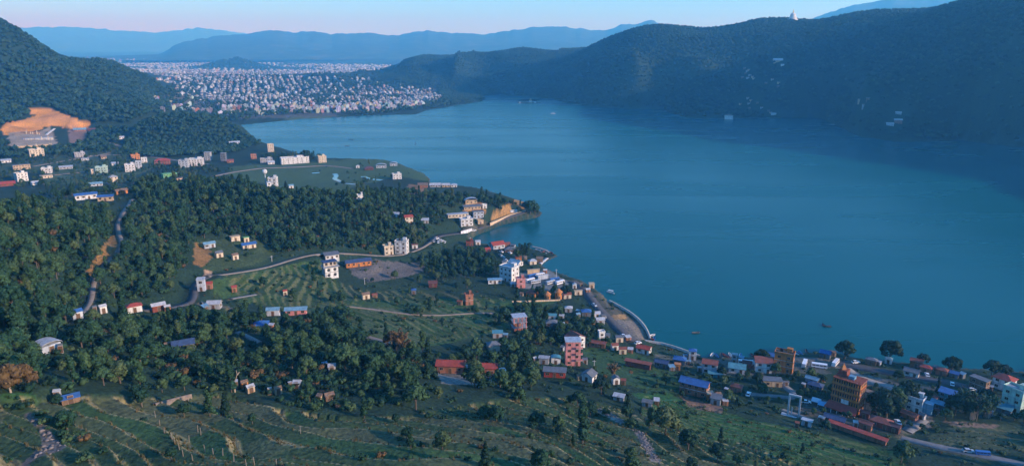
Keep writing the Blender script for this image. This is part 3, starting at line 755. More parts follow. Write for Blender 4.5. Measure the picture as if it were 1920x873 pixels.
far_ridge('long hazy blue ridge beyond the town', [(230,118),(300,100),(340,80),(400,69),(480,61),(510,57),(550,61),(590,58),(620,64),(690,61),(740,67),(800,57),(850,62),(910,65),(950,58),(1000,52),(1050,49),(1090,54),(1130,58),(1165,47),(1200,44),(1222,38),(1245,47),(1275,56),(1330,64),(1420,72),(1560,80)], 12000, 3000, 60, 101)
far_ridge('faintest pale ridge on the skyline', [(-400,75),(-200,62),(-80,58),(60,52),(130,50),(200,55),(290,62),(370,52),(440,60),(520,72),(640,85),(800,90)], 25500, 4500, 120, 131)
far_ridge('blue mountain rising behind the stupa ridge', [(1180,80),(1260,66),(1330,56),(1390,50),(1440,49),(1500,43),(1545,28),(1590,12),(1640,3),(1680,-3),(1720,-2),(1770,-12),(1850,-25),(1950,-40),(2150,-60),(2500,-40)], 10500, 2600, 60, 151)
# ------------------------------------------------------------------ roads and paths
def surf_mat(name, c1, c2, scale, rough=.9):
    m, nt, bs = new_mat(name)
    tc = N(nt, 'ShaderNodeTexCoord'); nz = N(nt, 'ShaderNodeTexNoise')
    nz.inputs['Scale'].default_value = scale; nz.inputs['Detail'].default_value = 7; nz.inputs['Roughness'].default_value = .65
    nt.links.new(tc.outputs['Object'], nz.inputs['Vector'])
    rp = ramp(nt, [(.32, c1), (.68, c2)]); nt.links.new(nz.outputs['Fac'], rp.inputs[0])
    nt.links.new(rp.outputs[0], bs.inputs['Base Color'])
    bs.inputs['Roughness'].default_value = rough; bs.inputs['Specular IOR Level'].default_value = .2
    bp = N(nt, 'ShaderNodeBump'); bp.inputs['Strength'].default_value = .5; bp.inputs['Distance'].default_value = .08
    nt.links.new(nz.outputs['Fac'], bp.inputs['Height']); nt.links.new(bp.outputs[0], bs.inputs['Normal'])
    return m
ROADM = {'asphalt': surf_mat('asphalt', (.055, .058, .065), (.09, .09, .095), .35),
         'concrete': surf_mat('concrete_paving', (.13, .13, .13), (.22, .215, .21), .4),
         'dirt': surf_mat('packed_dirt', (.15, .125, .10), (.26, .22, .18), .5),
         'gravel': surf_mat('gravel', (.17, .16, .15), (.30, .28, .26), .9)}
def ribbon(pts, hw, dz=0.0):
    p = np.asarray(pts, float)
    t = np.gradient(p[:, :2], axis=0); t /= np.linalg.norm(t, axis=1, keepdims=True) + 1e-9
    nrm = np.stack([-t[:, 1], t[:, 0]], 1)
    jit = 1 + .18 * (vnoise(np.arange(len(p)) * .45, np.zeros(len(p)), int(abs(p[0, 0]))) - .5)
    L = p.copy(); R = p.copy(); L[:, :2] += nrm * (hw * jit)[:, None]; R[:, :2] -= nrm * (hw * jit)[:, None]
    L[:, 2] += dz; R[:, 2] += dz
    return L, R
ROAD_PX = []          # samples (u, v, D) kept clear of trees
for nm, hw, kind, p in road_paths:
    L, R = ribbon(p, hw, .22)
    k = len(p)
    V = np.concatenate([L, R, L - [0, 0, .9], R - [0, 0, .9]])
    i = np.arange(k - 1)
    q = np.concatenate([np.stack([i, i + k, i + k + 1, i + 1], 1), np.stack([i + 2 * k, i, i + 1, i + 1 + 2 * k], 1), np.stack([i + k, i + 3 * k, i + 3 * k + 1, i + 1 + k], 1)])
    o = link(nm, mesh_np(nm, V, q), ROADM[kind]); tag(o, kind='structure')
    for c in p[::2]:
        u, vv, dep = project(*c); ROAD_PX.append((u, vv, math.hypot(c[0], c[1]), hw * FPX / dep, c[0], c[1], hw))
ROAD_PX = np.array(ROAD_PX)
for i, o in enumerate([o for o in COL.objects if o.name.split('.')[0] in ('road', 'path')]):
    pass
# wet channel winding over the delta
m_stream, nt, bs = new_mat('stream_water'); bs.inputs['Base Color'].default_value = (.09, .13, .15, 1); bs.inputs['Roughness'].default_value = .08
for px in ([(627,326),(632,330),(626,335),(637,340),(645,344),(668,346)], [(680,331),(694,336),(716,338)], [(585,325),(600,324)]):
    p = smooth(polyline([spot(u, v) for u, v in px], 5), 3)
    L, R = ribbon(p, 3.2, .25); k = len(p); i = np.arange(k - 1)
    tag(link('stream', mesh_np('stream', np.concatenate([L, R]), np.stack([i, i + k, i + k + 1, i + 1], 1)), m_stream), kind='structure')

# ------------------------------------------------------------------ shapes
class MB:
    def __init__(s): s.v = []; s.f = []; s.m = []; s.mats = []
    def mi(s, mat):
        if mat not in s.mats: s.mats.append(mat)
        return s.mats.index(mat)
    def add(s, verts, faces, mat):
        b = len(s.v); s.v += [tuple(p) for p in verts]; k = s.mi(mat)
        for f in faces: s.f.append([b + i for i in f]); s.m.append(k)
        return s
    def box(s, x0, x1, y0, y1, z0, z1, mat):
        return s.add([(x0,y0,z0),(x1,y0,z0),(x1,y1,z0),(x0,y1,z0),(x0,y0,z1),(x1,y0,z1),(x1,y1,z1),(x0,y1,z1)],
                     [(0,3,2,1),(4,5,6,7),(0,1,5,4),(1,2,6,5),(2,3,7,6),(3,0,4,7)], mat)
    def slabpoly(s, top, th, mat):      # a thick sheet from a polygon
        n = len(top); low = [(p[0], p[1], p[2] - th) for p in top]
        return s.add(list(top) + low, [tuple(range(n)), tuple(range(2 * n - 1, n - 1, -1))] + [(i, i + n, (i + 1) % n + n, (i + 1) % n) for i in range(n)], mat)
    def tube(s, pts, radii, mat, n=6, cap=True):
        P = [Vector(p) for p in pts]; rings = []
        for i, p in enumerate(P):
            d = (P[min(i + 1, len(P) - 1)] - P[max(i - 1, 0)]).normalized()
            a = d.orthogonal().normalized(); b = d.cross(a)
            rings.append([p + (a * math.cos(2 * math.pi * k / n) + b * math.sin(2 * math.pi * k / n)) * radii[i] for k in range(n)])
        vv = [q for r in rings for q in r]
        ff = [(i * n + k, i * n + (k + 1) % n, (i + 1) * n + (k + 1) % n, (i + 1) * n + k) for i in range(len(P) - 1) for k in range(n)]
        if cap: ff += [tuple(range(n))[::-1], tuple((len(P) - 1) * n + k for k in range(n))]
        return s.add(vv, ff, mat)
    def lathe(s, prof, mat, n=14, c=(0, 0)):
        vv = [(c[0] + r * math.cos(2 * math.pi * k / n), c[1] + r * math.sin(2 * math.pi * k / n), z) for r, z in prof for k in range(n)]
        ff = [(i * n + k, i * n + (k + 1) % n, (i + 1) * n + (k + 1) % n, (i + 1) * n + k) for i in range(len(prof) - 1) for k in range(n)]
        ff += [tuple(range(n))[::-1], tuple((len(prof) - 1) * n + k for k in range(n))]
        return s.add(vv, ff, mat)
    def mesh(s, name):
        me = bpy.data.meshes.new(name); me.from_pydata(s.v, [], s.f)
        for m in s.mats: me.materials.append(m)
        me.polygons.foreach_set('material_index', s.m); me.update()
        return me
    def build(s, name, parent=None): return link(name, s.mesh(name), None, parent)

# ------------------------------------------------------------------ paints
PAL = {'white': (.66, .65, .62), 'cream': (.62, .52, .38), 'grey': (.36, .37, .38), 'dark': (.12, .12, .13), 'orange': (.50, .19, .055), 'brick': (.34, .15, .09),
       'pink': (.60, .24, .22), 'red': (.36, .055, .035), 'redbrown': (.24, .07, .045), 'maroon': (.13, .045, .04), 'green': (.16, .40, .16), 'mint': (.40, .56, .46),
       'blue': (.025, .12, .34), 'ltblue': (.16, .33, .44), 'navy': (.03, .07, .16), 'teal': (.07, .26, .32), 'tin': (.48, .50, .52), 'tan': (.50, .37, .23), 'pale': (.44, .48, .52), 'brown': (.22, .14, .09), 'black': (.02, .02, .022), 'slate': (.13, .15, .17)}
_wm = {}
def wall_mat(c):
    k = 'wall_' + c
    if k not in _wm:
        m, nt, bs = new_mat(k); base = PAL[c]
        tc = N(nt, 'ShaderNodeTexCoord'); mp = N(nt, 'ShaderNodeMapping'); mp.inputs['Scale'].default_value = (1.2, 1.2, .25)
        nz = N(nt, 'ShaderNodeTexNoise'); nz.inputs['Scale'].default_value = .9; nz.inputs['Detail'].default_value = 6
        nt.links.new(tc.outputs['Object'], mp.inputs[0]); nt.links.new(mp.outputs[0], nz.inputs['Vector'])
        rp = ramp(nt, [(.28, tuple(x * .38 for x in base)), (.42, tuple(x * .72 for x in base)), (.6, base), (.8, tuple(min(1, x * 1.06) for x in base))])
        nt.links.new(nz.outputs['Fac'], rp.inputs[0]); nt.links.new(rp.outputs[0], bs.inputs['Base Color'])
        bs.inputs['Roughness'].default_value = .85; bs.inputs['Specular IOR Level'].default_value = .25
        _wm[k] = m
    return _wm[k]
def roof_mat(c):
    k = 'roof_' + c
    if k not in _wm:
        m, nt, bs = new_mat(k); base = PAL[c]
        tc = N(nt, 'ShaderNodeTexCoord')
        nz = N(nt, 'ShaderNodeTexNoise'); nz.inputs['Scale'].default_value = .7; nz.inputs['Detail'].default_value = 7; nz.inputs['Roughness'].default_value = .7
        nt.links.new(tc.outputs['Object'], nz.inputs['Vector'])
        rp = ramp(nt, [(.28, (.10, .062, .042)), (.40, tuple(x * .62 + .02 for x in base)), (.55, tuple(x * .9 + .012 for x in base)), (.78, tuple(min(1, x * 1.0 + .06) for x in base))])
        nt.links.new(nz.outputs['Fac'], rp.inputs[0]); nt.links.new(rp.outputs[0], bs.inputs['Base Color'])
        wv = N(nt, 'ShaderNodeTexWave'); wv.inputs['Scale'].default_value = 1.4; wv.bands_direction = 'X'
        nt.links.new(tc.outputs['Object'], wv.inputs['Vector'])
        bp = N(nt, 'ShaderNodeBump'); bp.inputs['Strength'].default_value = .6; bp.inputs['Distance'].default_value = .06
        nt.links.new(wv.outputs['Fac'], bp.inputs['Height']); nt.links.new(bp.outputs[0], bs.inputs['Normal'])
        bs.inputs['Roughness'].default_value = .55 if c in ('blue', 'ltblue', 'tin', 'pale', 'teal') else .8
        bs.inputs['Specular IOR Level'].default_value = .3
        _wm[k] = m
    return _wm[k]
m_glass, nt, bs = new_mat('window_glass'); bs.inputs['Base Color'].default_value = (.012, .016, .02, 1); bs.inputs['Roughness'].default_value = .12
m_frame, nt, bs = new_mat('window_frame'); bs.inputs['Base Color'].default_value = (.30, .22, .15, 1); bs.inputs['Roughness'].default_value = .6
m_wood, nt, bs = new_mat('door_wood'); bs.inputs['Base Color'].default_value = (.10, .055, .03, 1); bs.inputs['Roughness'].default_value = .6
m_tank, nt, bs = new_mat('tank_plastic'); bs.inputs['Base Color'].default_value = (.02, .02, .022, 1); bs.inputs['Roughness'].default_value = .4
# shared unit meshes (x across, -y outward, z up)
b = MB(); b.box(-.42, .42, -.04, .05, -.44, .44, m_glass)
for x0, x1, z0, z1 in ((-.5, .5, .44, .5), (-.5, .5, -.5, -.44), (-.5, -.42, -.44, .44), (.42, .5, -.44, .44), (-.03, .03, -.44, .44)): b.box(x0, x1, -.09, .06, z0, z1, m_frame)
ME_WIN = b.mesh('window')
b = MB(); b.box(-.5, .5, -.05, .05, 0, 1, m_wood); b.box(-.58, -.5, -.1, .05, 0, 1.05, m_frame); b.box(.5, .58, -.1, .05, 0, 1.05, m_frame); b.box(-.5, .5, -.1, .05, 1.0, 1.05, m_frame)
ME_DOOR = b.mesh('door')
b = MB(); b.lathe([(.5, 0), (.55, .08), (.55, .9), (.45, 1.1), (.15, 1.2), (.15, 1.28)], m_tank, 10); ME_TANK = b.mesh('water_tank')
b = MB(); b.lathe([(.5, -.04), (.5, .05)], m_tank, 14)
ME_ROUND = b.mesh('round_window')
def child(name, me, parent, loc, rot=(0, 0, 0), scale=(1, 1, 1)):
    o = bpy.data.objects.new(name, me); COL.objects.link(o); o.parent = parent
    o.location = loc; o.rotation_euler = rot; o.scale = scale
    return o

PROTECT = []      # (u0, v0, u1, v1, D, x, y, r) of buildings and other things to keep in sight
def protect(loc, W, H, Dp, pad=0.0):
    u, v, dep = project(*loc); s = FPX / dep
    PROTECT.append((u - W * s / 2, v - H * s, u + W * s / 2, v, math.hypot(loc[0], loc[1]), loc[0], loc[1], max(W, Dp) * .6 + pad))

def roof_part(root, kind, W, Dp, H, rc, wc, pitch):
    """roof meshes for a box of W x Dp whose walls end at H (local, centred)"""
    x, y = W / 2, Dp / 2; ov = min(.6, W * .07); rm = roof_mat(rc)
    b = MB()
    if kind == 'flat':
        b.box(-x - .25, x + .25, -y - .25, y + .25, H, H + .22, rm)
        pm = wall_mat(wc)
        for x0, x1, y0, y1 in ((-x - .2, x + .2, -y - .2, -y), (-x - .2, x + .2, y, y + .2), (-x - .2, -x, -y, y), (x, x + .2, -y, y)): b.box(x0, x1, y0, y1, H + .22, H + 1.0, pm)
    elif kind == 'slab':
        b.box(-x - .35, x + .35, -y - .35, y + .35, H, H + .25, rm)
    elif kind == 'gable':
        h = y * pitch; oy = ov; zo = H - oy * pitch
        b.slabpoly([(-x - ov, -y - oy, zo), (x + ov, -y - oy, zo), (x + ov, 0, H + h), (-x - ov, 0, H + h)], .16, rm)
        b.slabpoly([(x + ov, y + oy, zo), (-x - ov, y + oy, zo), (-x - ov, 0, H + h), (x + ov, 0, H + h)], .16, rm)
        b.box(-x - ov, x + ov, -.18, .18, H + h - .06, H + h + .1, rm)
    elif kind == 'gablef':
        h = x * pitch; zo = H - ov * pitch
        b.slabpoly([(-x - ov, y + ov, zo), (-x - ov, -y - ov, zo), (0, -y - ov, H + h), (0, y + ov, H + h)], .16, rm)
        b.slabpoly([(x + ov, -y - ov, zo), (x + ov, y + ov, zo), (0, y + ov, H + h), (0, -y - ov, H + h)], .16, rm)
        b.box(-.18, .18, -y - ov, y + ov, H + h - .06, H + h + .1, rm)
    elif kind == 'hip':
        h = min(x, y) * pitch; r = max(0, x - y); ry = max(0, y - x); X, Y = x + ov, y + ov; zo = H - ov * pitch
        A, Bq, Cc, Dd = (-X, -Y, zo), (X, -Y, zo), (X, Y, zo), (-X, Y, zo)
        if x >= y:
            p, q = (-r, 0, H + h), (r, 0, H + h)
            for t in ([A, Bq, q, p], [Cc, Dd, p, q], [Bq, Cc, q], [Dd, A, p]): b.slabpoly(t, .16, rm)
        else:
            p, q = (0, -ry, H + h), (0, ry, H + h)
            for t in ([A, Bq, p], [Cc, Dd, q], [Bq, Cc, q, p], [Dd, A, p, q]): b.slabpoly(t, .16, rm)
    elif kind == 'shed':
        h = Dp * pitch * .5
        b.slabpoly([(-x - ov, -y - ov, H - .05), (x + ov, -y - ov, H - .05), (x + ov, y + ov, H + h), (-x - ov, y + ov, H + h)], .14, rm)
    elif kind == 'barrel':
        k = 9; pts = [(x + ov) * -math.cos(math.pi * i / k) for i in range(k + 1)]; zs = [H + math.sin(math.pi * i / k) * x * .42 for i in range(k + 1)]
        for i in range(k): b.slabpoly([(pts[i], -y - ov, zs[i]), (pts[i + 1], -y - ov, zs[i + 1]), (pts[i + 1], y + ov, zs[i + 1]), (pts[i], y + ov, zs[i])], .12, rm)
    return b.build('roof', root)

n_house = 0
def house(label, u, v, wpx, st, roof, wc, rc, yaw=0, dr=.75, cat='house', name='house', sh=3.0, pitch=.5, win=1, found=2.0, tank=False, band=None, clear=True, wm=None):
    global n_house
    n_house += 1
    x, y, z = spot(u, v); z = max(z, .6)
    dep = project(x, y, z)[2]
    W = wm or wpx * dep / FPX * .9; Dp = W * dr
    az = math.atan2(x, y); k = Dp * .5 + .3
    x += math.sin(az) * k; y += math.cos(az) * k
    zb = float(max(.5, ground_z(x, y)))
    z = max(z - .3, min(zb, z + 1.2))
    root = empty(name, (x, y, z), -az + math.radians(yaw))
    tag(root, label, cat)
    H = st * sh; hx, hy = W / 2, Dp / 2
    w = MB(); wmz = wall_mat(wc)
    w.box(-hx, hx, -hy, hy, -found - 1.5, H, wmz)
    if roof == 'gable': w.add([(-hx, -hy, H), (-hx, hy, H), (-hx, 0, H + hy * pitch), (hx, -hy, H), (hx, hy, H), (hx, 0, H + hy * pitch)], [(0, 2, 1), (3, 4, 5)], wmz)
    if roof == 'gablef': w.add([(-hx, -hy, H), (hx, -hy, H), (0, -hy, H + hx * pitch), (-hx, hy, H), (hx, hy, H), (0, hy, H + hx * pitch)], [(0, 1, 2), (3, 5, 4)], wmz)
    if roof == 'shed': w.add([(-hx, hy, H), (hx, hy, H), (hx, hy, H + Dp * pitch * .5 - .16), (-hx, hy, H + Dp * pitch * .5 - .16), (-hx, -hy, H), (hx, -hy, H)], [(0, 1, 2, 3), (4, 0, 3), (5, 2, 1)], wmz)
    w.build('wall', root)
    rp_ = roof_part(root, roof, W, Dp, H, rc, wc, pitch)
    if st > 1:
        for s in range(1, int(st)):
            f = MB(); f.box(-hx - .12, hx + .12, -hy - .12, hy + .12, s * sh - .12, s * sh + .1, wall_mat(band or 'grey')); f.build('floor_band', root)
    if win:
        nf = max(1, min(6, int(W / 3.0))); ns = max(1, min(3, int(Dp / 3.4)))
        for s in range(int(st)):
            zc = s * sh + sh * .54
            for i in range(nf):
                xx = -hx + (i + .5) * W / nf
                if s == 0 and i == nf // 2:
                    child('door', ME_DOOR, root, (xx, -hy - .02, 0), (0, 0, 0), (1.1, 1, 2.1)); continue
                child('window', ME_WIN, root, (xx, -hy - .02, zc), (0, 0, 0), (min(1.5, W / nf * .55), 1, 1.25))
            if win > 1 or wpx >= 16:
                for sg in ((1,) if yaw <= 0 else (-1,)):
                    for i in range(ns): child('window', ME_WIN, root, (sg * (hx + .02), -hy + (i + .5) * Dp / ns, zc), (0, 0, sg * math.pi / 2), (1.3, 1, 1.2))
    if roof == 'flat' and wpx > 12:
        t = MB(); t.box(hx * .2, hx * .75, hy * .1, hy * .8, H + .2, H + 2.3, wmz); t.box(hx * .2 - .2, hx * .75 + .2, hy * .1 - .2, hy * .8 + .2, H + 2.3, H + 2.45, wmz); t.build('stair_head', rp_)
    if tank: child('water_tank', ME_TANK, rp_, (-hx * .4, hy * .3, H + (.22 if roof == 'flat' else .2)), (0, 0, 0), (1.5, 1.5, 1.5))
    if clear: protect((x, y, z), W * .85, H * .9, Dp)
    return root
ROOT = {}; OUT = []
for row in HOUSES:
    lab, u, v, w, st, rf, wc, rc, yaw, dr, kw = row
    cat = 'hotel' if ('hotel' in lab and ('-storey' in lab or 'lakeside hotel' in lab)) else 'shed' if any(k in lab for k in (' shed', 'greenhouse', 'hut', 'shack', 'barn')) else 'house'
    nm = {'hotel': 'hotel', 'shed': 'shed', 'house': 'house'}[cat]
    ROOT[lab] = house(lab, u, v, w, st, rf, wc, rc, yaw, dr, cat, nm, **kw)

# ---- small outbuildings that crowd the houses
ro = random.Random(5)
for row in HOUSES:
    lab, u, v, w = row[:4]
    if not (u > 860 and v > 450 or v > 560) or len(lab.split()) > 11 or w > 60: continue
    for k in range(1):
        side = ro.choice((-1, 1)); du = side * (w * .5 + ro.uniform(4, 10)); uu, vv = u + du, v + ro.uniform(-5, 3)
        if any(abs(uu - q[1]) < (q[3] + 8) * .5 and abs(vv - q[2]) < 8 for q in HOUSES if q is not row): continue
        if signed_dist(np.array([spot(uu, vv)[0]]), np.array([spot(uu, vv)[1]]), LAKE)[0] < 6: continue
        c, rc = ro.choice((('brown', 'tin'), ('grey', 'slate'), ('brick', 'tin'), ('tan', 'brown'), ('slate', 'ltblue'), ('brown', 'redbrown'), ('grey', 'tin')))
        kind = {'tin': 'tin-roofed', 'slate': 'slate-roofed', 'brown': 'brown-roofed', 'ltblue': 'blue-roofed', 'redbrown': 'rust-roofed'}[rc]
        house('%s outbuilding next to the %s' % (kind, lab), uu, vv, ro.uniform(7, 12), 1, ro.choice(('shed', 'gable', 'shed')), c, rc, ro.uniform(-30, 30), ro.uniform(.6, 1), 'shed', 'shed', sh=ro.uniform(1.9, 2.5), win=1, clear=False)
# ---- white house with round windows and a roofed terrace
def anchor(u, v, back=0.0):
    x, y, z = spot(u, v); az = math.atan2(x, y)
    return x + math.sin(az) * back, y + math.cos(az) * back, max(z, .5), az, project(x, y, z)[2] / FPX
x, y, z, az, mpp = anchor(620, 521, 5)
r = empty('house', (x, y, z), -az + math.radians(16)); tag(r, 'white three-storey house with four round black windows', 'house')
W = 25 * mpp; h = W / 2
b = MB(); b.box(-h, h, -h * .8, h * .8, -3, 6.4, wall_mat('white')); b.build('wall', r)
b = MB(); b.box(-h, h * .9, -h * .3, h * .7, 6.65, 9.4, wall_mat('cream')); b.build('upper_wall', r)
b = MB(); b.box(-h - .9, h + .9, -h * .8 - .9, h * .8 + .3, 6.4, 6.65, wall_mat('grey')); b.build('terrace_slab', r)
b = MB(); b.box(-h - .5, h + .3, -h * .6, h * .9, 9.4, 9.6, roof_mat('navy')); b.build('roof', r)
b = MB(); b.box(-h - .12, h + .12, -h * .8 - .12, h * .8 + .12, 3.1, 3.3, wall_mat('dark')); b.build('floor_band', r)
for sx in (-.45, .5):
    for zz in (1.5, 4.8): child('round_window', ME_ROUND, r, (sx * h, -h * .8 - .03, zz), (math.pi / 2, 0, 0), (1.9, 1.9, 1))
for sx in (-.6, .1, .65): child('window', ME_WIN, r, (sx * h, -h * .3 - .03, 8.1), (0, 0, 0), (1.6, 1, 1.7))
for sx in (-.95, -.3, .35, .95):
    b = MB(); b.box(sx * h - .1, sx * h + .1, -h * .6 + .05, -h * .6 + .25, 6.65, 9.4, wall_mat('pale')); b.build('post', r)
for yy in (-.4, .3): child('window', ME_WIN, r, (-h - .03, yy * h, 4.9), (0, 0, -math.pi / 2), (1.4, 1, 1.4))
protect((x, y, z), W, 9, W)

# ---- tall orange hotel: storeys of balconies, red porch roof, sign, pinnacle
x, y, z, az, mpp = anchor(1586, 779, 7)
r = empty('hotel', (x, y, z), -az + math.radians(-17)); tag(r, 'tall orange five-storey hotel with rows of balconies and a red porch roof', 'hotel')
W = 48 * mpp; h = W / 2; dp = h * .62; sh = 3.0
b = MB(); b.box(-h, h, -dp, dp, -2, 5 * sh, wall_mat('orange')); b.build('wall', r)
for s in range(1, 6):
    b = MB(); b.box(-h - .5, h + .3, -dp - 1.1, dp + .3, s * sh - .15, s * sh + .12, wall_mat('redbrown')); fb = b.build('floor_band', r)
    if s < 5:
        b = MB(); b.box(-h - .45, h + .25, -dp - 1.05, -dp - .95, s * sh + .12, s * sh + 1.0, wall_mat('orange')); b.build('balcony_rail', fb)
        n = 11
        for i in range(n + 1):
            xx = -h + 2 * h * i / n
            b = MB(); b.box(xx - .14, xx + .14, -dp - .95, -dp - .7, s * sh + .12, (s + 1) * sh - .15, wall_mat('orange')); b.build('column', fb)
        for i in range(n): child('window', ME_WIN, r, (-h + 2 * h * (i + .5) / n, -dp - .03, s * sh + 1.5), (0, 0, 0), (1.0, 1, 1.8))
        for i in range(3): child('window', ME_WIN, r, (h + .03, -dp * .6 + i * dp * .6, s * sh + 1.6), (0, 0, math.pi / 2), (1.1, 1, 1.5))
b = MB(); b.slabpoly([(-h - 1.5, -dp - 4.6, 1.9), (h + .6, -dp - 4.6, 1.9), (h + .2, -dp - 1.0, 4.0), (-h - .8, -dp - 1.0, 4.0)], .2, roof_mat('red')); b.build('porch_roof', r)
for i in range(6):
    b = MB(); xx = -h - 1 + i * (2 * h + 1.2) / 5; b.box(xx - .12, xx + .12, -dp - 4.3, -dp - 4.05, -2, 2.0, wall_mat('white')); b.build('post', r)
b = MB(); b.box(-h * .25, h * .3, -dp - 1.2, -dp - 1.1, 4.3, 6.2, wall_mat('white')); b.build('sign', r)
b = MB(); b.box(-h * .95, -h * .3, -dp * .2, dp * .9, 5 * sh + .12, 5 * sh + 2.6, wall_mat('redbrown')); b.box(-h * .1, h * .35, -dp * .5, dp * .2, 5 * sh + .12, 5 * sh + 1.4, wall_mat('ltblue')); b.build('roof_house', r)
b = MB(); b.lathe([(1.3, 0), (1.3, .3), (.95, 1.4), (.3, 2.2), (.05, 2.9)], roof_mat('orange'), 4, (-h * .7, dp * .3)); o = b.build('pinnacle', r); o.location.z = 5 * sh + 2.6
for s in (0,):
    b = MB()
    for i in range(9): b.box(-h + i * h * .25 - .08, -h + i * h * .25 + .08, -dp - 1.05, -dp - .9, 5 * sh + .12, 5 * sh + 1.1, wall_mat('brick'))
    b.box(-h, h, -dp - 1.05, -dp - .95, 5 * sh + .9, 5 * sh + 1.05, wall_mat('brick')); b.build('roof_rail', r)
protect((x, y, z), W, 16, W)

# ---- unfinished brick frame
x, y, z, az, mpp = anchor(973, 626, 5)
r = empty('house', (x, y, z), -az + math.radians(14)); tag(r, 'unfinished brick house of open pink columns and slabs', 'house')
W = 25 * mpp; h = W / 2
for s in range(3):
    b = MB(); b.box(-h - .4, h + .4, -h * .8 - .4, h * .8 + .4, s * 3 + 2.8, s * 3 + 3, wall_mat('pale' if s == 2 else 'grey')); b.build('floor_slab', r)
for s in range(3):
    for i in range(4):
        for j in (-1, 1):
            b = MB(); xx = -h + .2 + i * (2 * h - .4) / 3; b.box(xx - .2, xx + .2, j * h * .75 - .2, j * h * .75 + .2, (s * 3 if s else -3), s * 3 + 2.8, wall_mat('pink')); b.build('column', r)
b = MB(); b.box(-h + .4, h - .4, -h * .3, h * .55, -3, 2.8, wall_mat('brick')); b.box(-h + .4, h * .2, -h * .3, h * .55, 3, 5.8, wall_mat('brick')); b.build('wall', r)
protect((x, y, z), W, 9, W)

# ---- concrete retaining tiers of the building site under the cutting
for i, (u, v, w, hh, c, lab) in enumerate([(60,277,64,3.5,'tan','lowest tan concrete tier of the building site'), (72,264,48,3.5,'grey','middle grey concrete tier of the building site'), (58,254,30,3.5,'brown','topmost brown concrete tier of the building site')]):
    x, y, z, az, mpp = anchor(u, v, 6 + 8 * i)
    r = empty('building_site', (x, y, z), -az + .05); tag(r, lab, 'building site')
    W = w * mpp; b = MB(); b.box(-W / 2, W / 2, -4, 10, -6, hh, wall_mat(c)); b.build('wall', r)
    for k in range(9):
        b = MB(); xx = -W / 2 + (k + .5) * W / 9; b.box(xx - .5, xx + .5, -4.6, -4, -6, hh + 2.4 * math.sin(k * 2.7 + i) , wall_mat('cream' if k % 3 else 'brown')); b.build('pier', r)
    protect((x, y, z), W, hh, 10)
x, y, z, az, mpp = anchor(98, 252, 2)
r = empty('debris_chute', (x, y, z), -az - .6); tag(r, 'white slanting chute beside the building site', 'chute')
b = MB(); b.slabpoly([(-1.8, -16, 1), (1.8, -16, 1), (1.8, 8, 9), (-1.8, 8, 9)], .8, wall_mat('white')); b.build('trough', r)

# ---- round orange cottages with conical roofs
for lab, u, v, w, st in (('small round orange cottage with a conical roof in the cottage row', 1026, 562, 12, 1), ('taller round orange cottage with a conical roof in the cottage row', 1047, 562, 13, 2)):
    x, y, z, az, mpp = anchor(u, v, 3); R = w * mpp / 2; H = 3.0 if st == 1 else 4.6
    r = empty('cottage', (x, y, z), -az + .3); tag(r, lab, 'cottage')
    b = MB(); b.lathe([(R, -2), (R, H)], wall_mat('orange'), 18); b.build('wall', r)
    b = MB(); b.lathe([(R * 1.25, H - .1), (R * 1.25, H), (R * .6, H + R * .55), (.15, H + R * 1.0)], roof_mat('orange'), 18); b.build('roof', r)
    child('door', ME_DOOR, r, (0, -R - .02, 0), (0, 0, 0), (1.1, 1, 2.1))
    for a in (-.8, .8, 1.6): child('window', ME_WIN, r, (math.sin(a) * (R + .02), -math.cos(a) * (R + .02), H - 1.3), (0, 0, a), (1.0, 1, 1.0))
    protect((x, y, z), R * 2, H, R * 2)
# ---- solar panels, balconies
r = ROOT['white two-storey house with solar panels and roof tanks']
for k in range(4):
    b = MB(); b.slabpoly([(-.9, -.8, 0), (.9, -.8, 0), (.9, .8, .8), (-.9, .8, .8)], .08, m_glass); o = b.build('solar_panel', r); o.location = (-2.2 + 2.1 * (k % 2), -1.8 + 2.0 * (k // 2), 6.5)
r = ROOT['pink four-storey tower house with balconies']; w = [c for c in r.children if c.name.startswith('wall')][0]; bb = np.array(w.bound_box); hx, hy = bb[:, 0].max(), bb[:, 1].max()
for s in range(1, 4):
    b = MB(); b.box(hx * .35, hx + .9, -hy - 1.0, -hy, s * 3.1 - .12, s * 3.1 + .06, wall_mat('cream')); b.box(hx * .35, hx + .9, -hy - 1.0, -hy - .92, s * 3.1 + .06, s * 3.1 + .9, wall_mat('pink')); b.box(hx + .82, hx + .9, -hy - .92, -hy, s * 3.1 + .06, s * 3.1 + .9, wall_mat('pink')); b.build('balcony', r)
# ------------------------------------------------------------------ walls along the shore and road
m_stone = surf_mat('pale_stone', (.30, .27, .23), (.52, .47, .40), .8)
m_conc = surf_mat('grey_concrete', (.34, .35, .36), (.50, .51, .52), .6)
def wall_strip(name, label, px, hw, h, mat, cat='wall', z0=None, dz=0):
    w = [at_z(u, v, z0) if z0 is not None else spot(u, v) for u, v in px]
    p = smooth(polyline(w, 5), 2); L, R = ribbon(p, hw)
    n = len(p); top = np.array([0, 0, h + dz]); bot = np.array([0, 0, -2.5])
    V = np.concatenate([L + bot, L + top, R + top, R + bot]); i = np.arange(n - 1)
    q = np.concatenate([np.stack([i + a * n, i + 1 + a * n, i + 1 + b_ * n, i + b_ * n], 1) for a, b_ in ((0, 1), (1, 2), (2, 3))])
    return tag(link(name, mesh_np(name, V, q), mat), label, cat)
wall_strip('lake_wall', 'thin pale lake wall curving round the shore gravel', [(1142,566),(1162,576),(1187,591),(1203,606),(1214,621),(1219,638)], .5, 1.5, m_stone, z0=.2)
wall_strip('lake_wall', 'straight pale lake wall from the gravel corner to the blue roofs', [(1190,640),(1219,640),(1243,645),(1278,657),(1312,670)], .45, 1.4, m_stone, z0=.2)
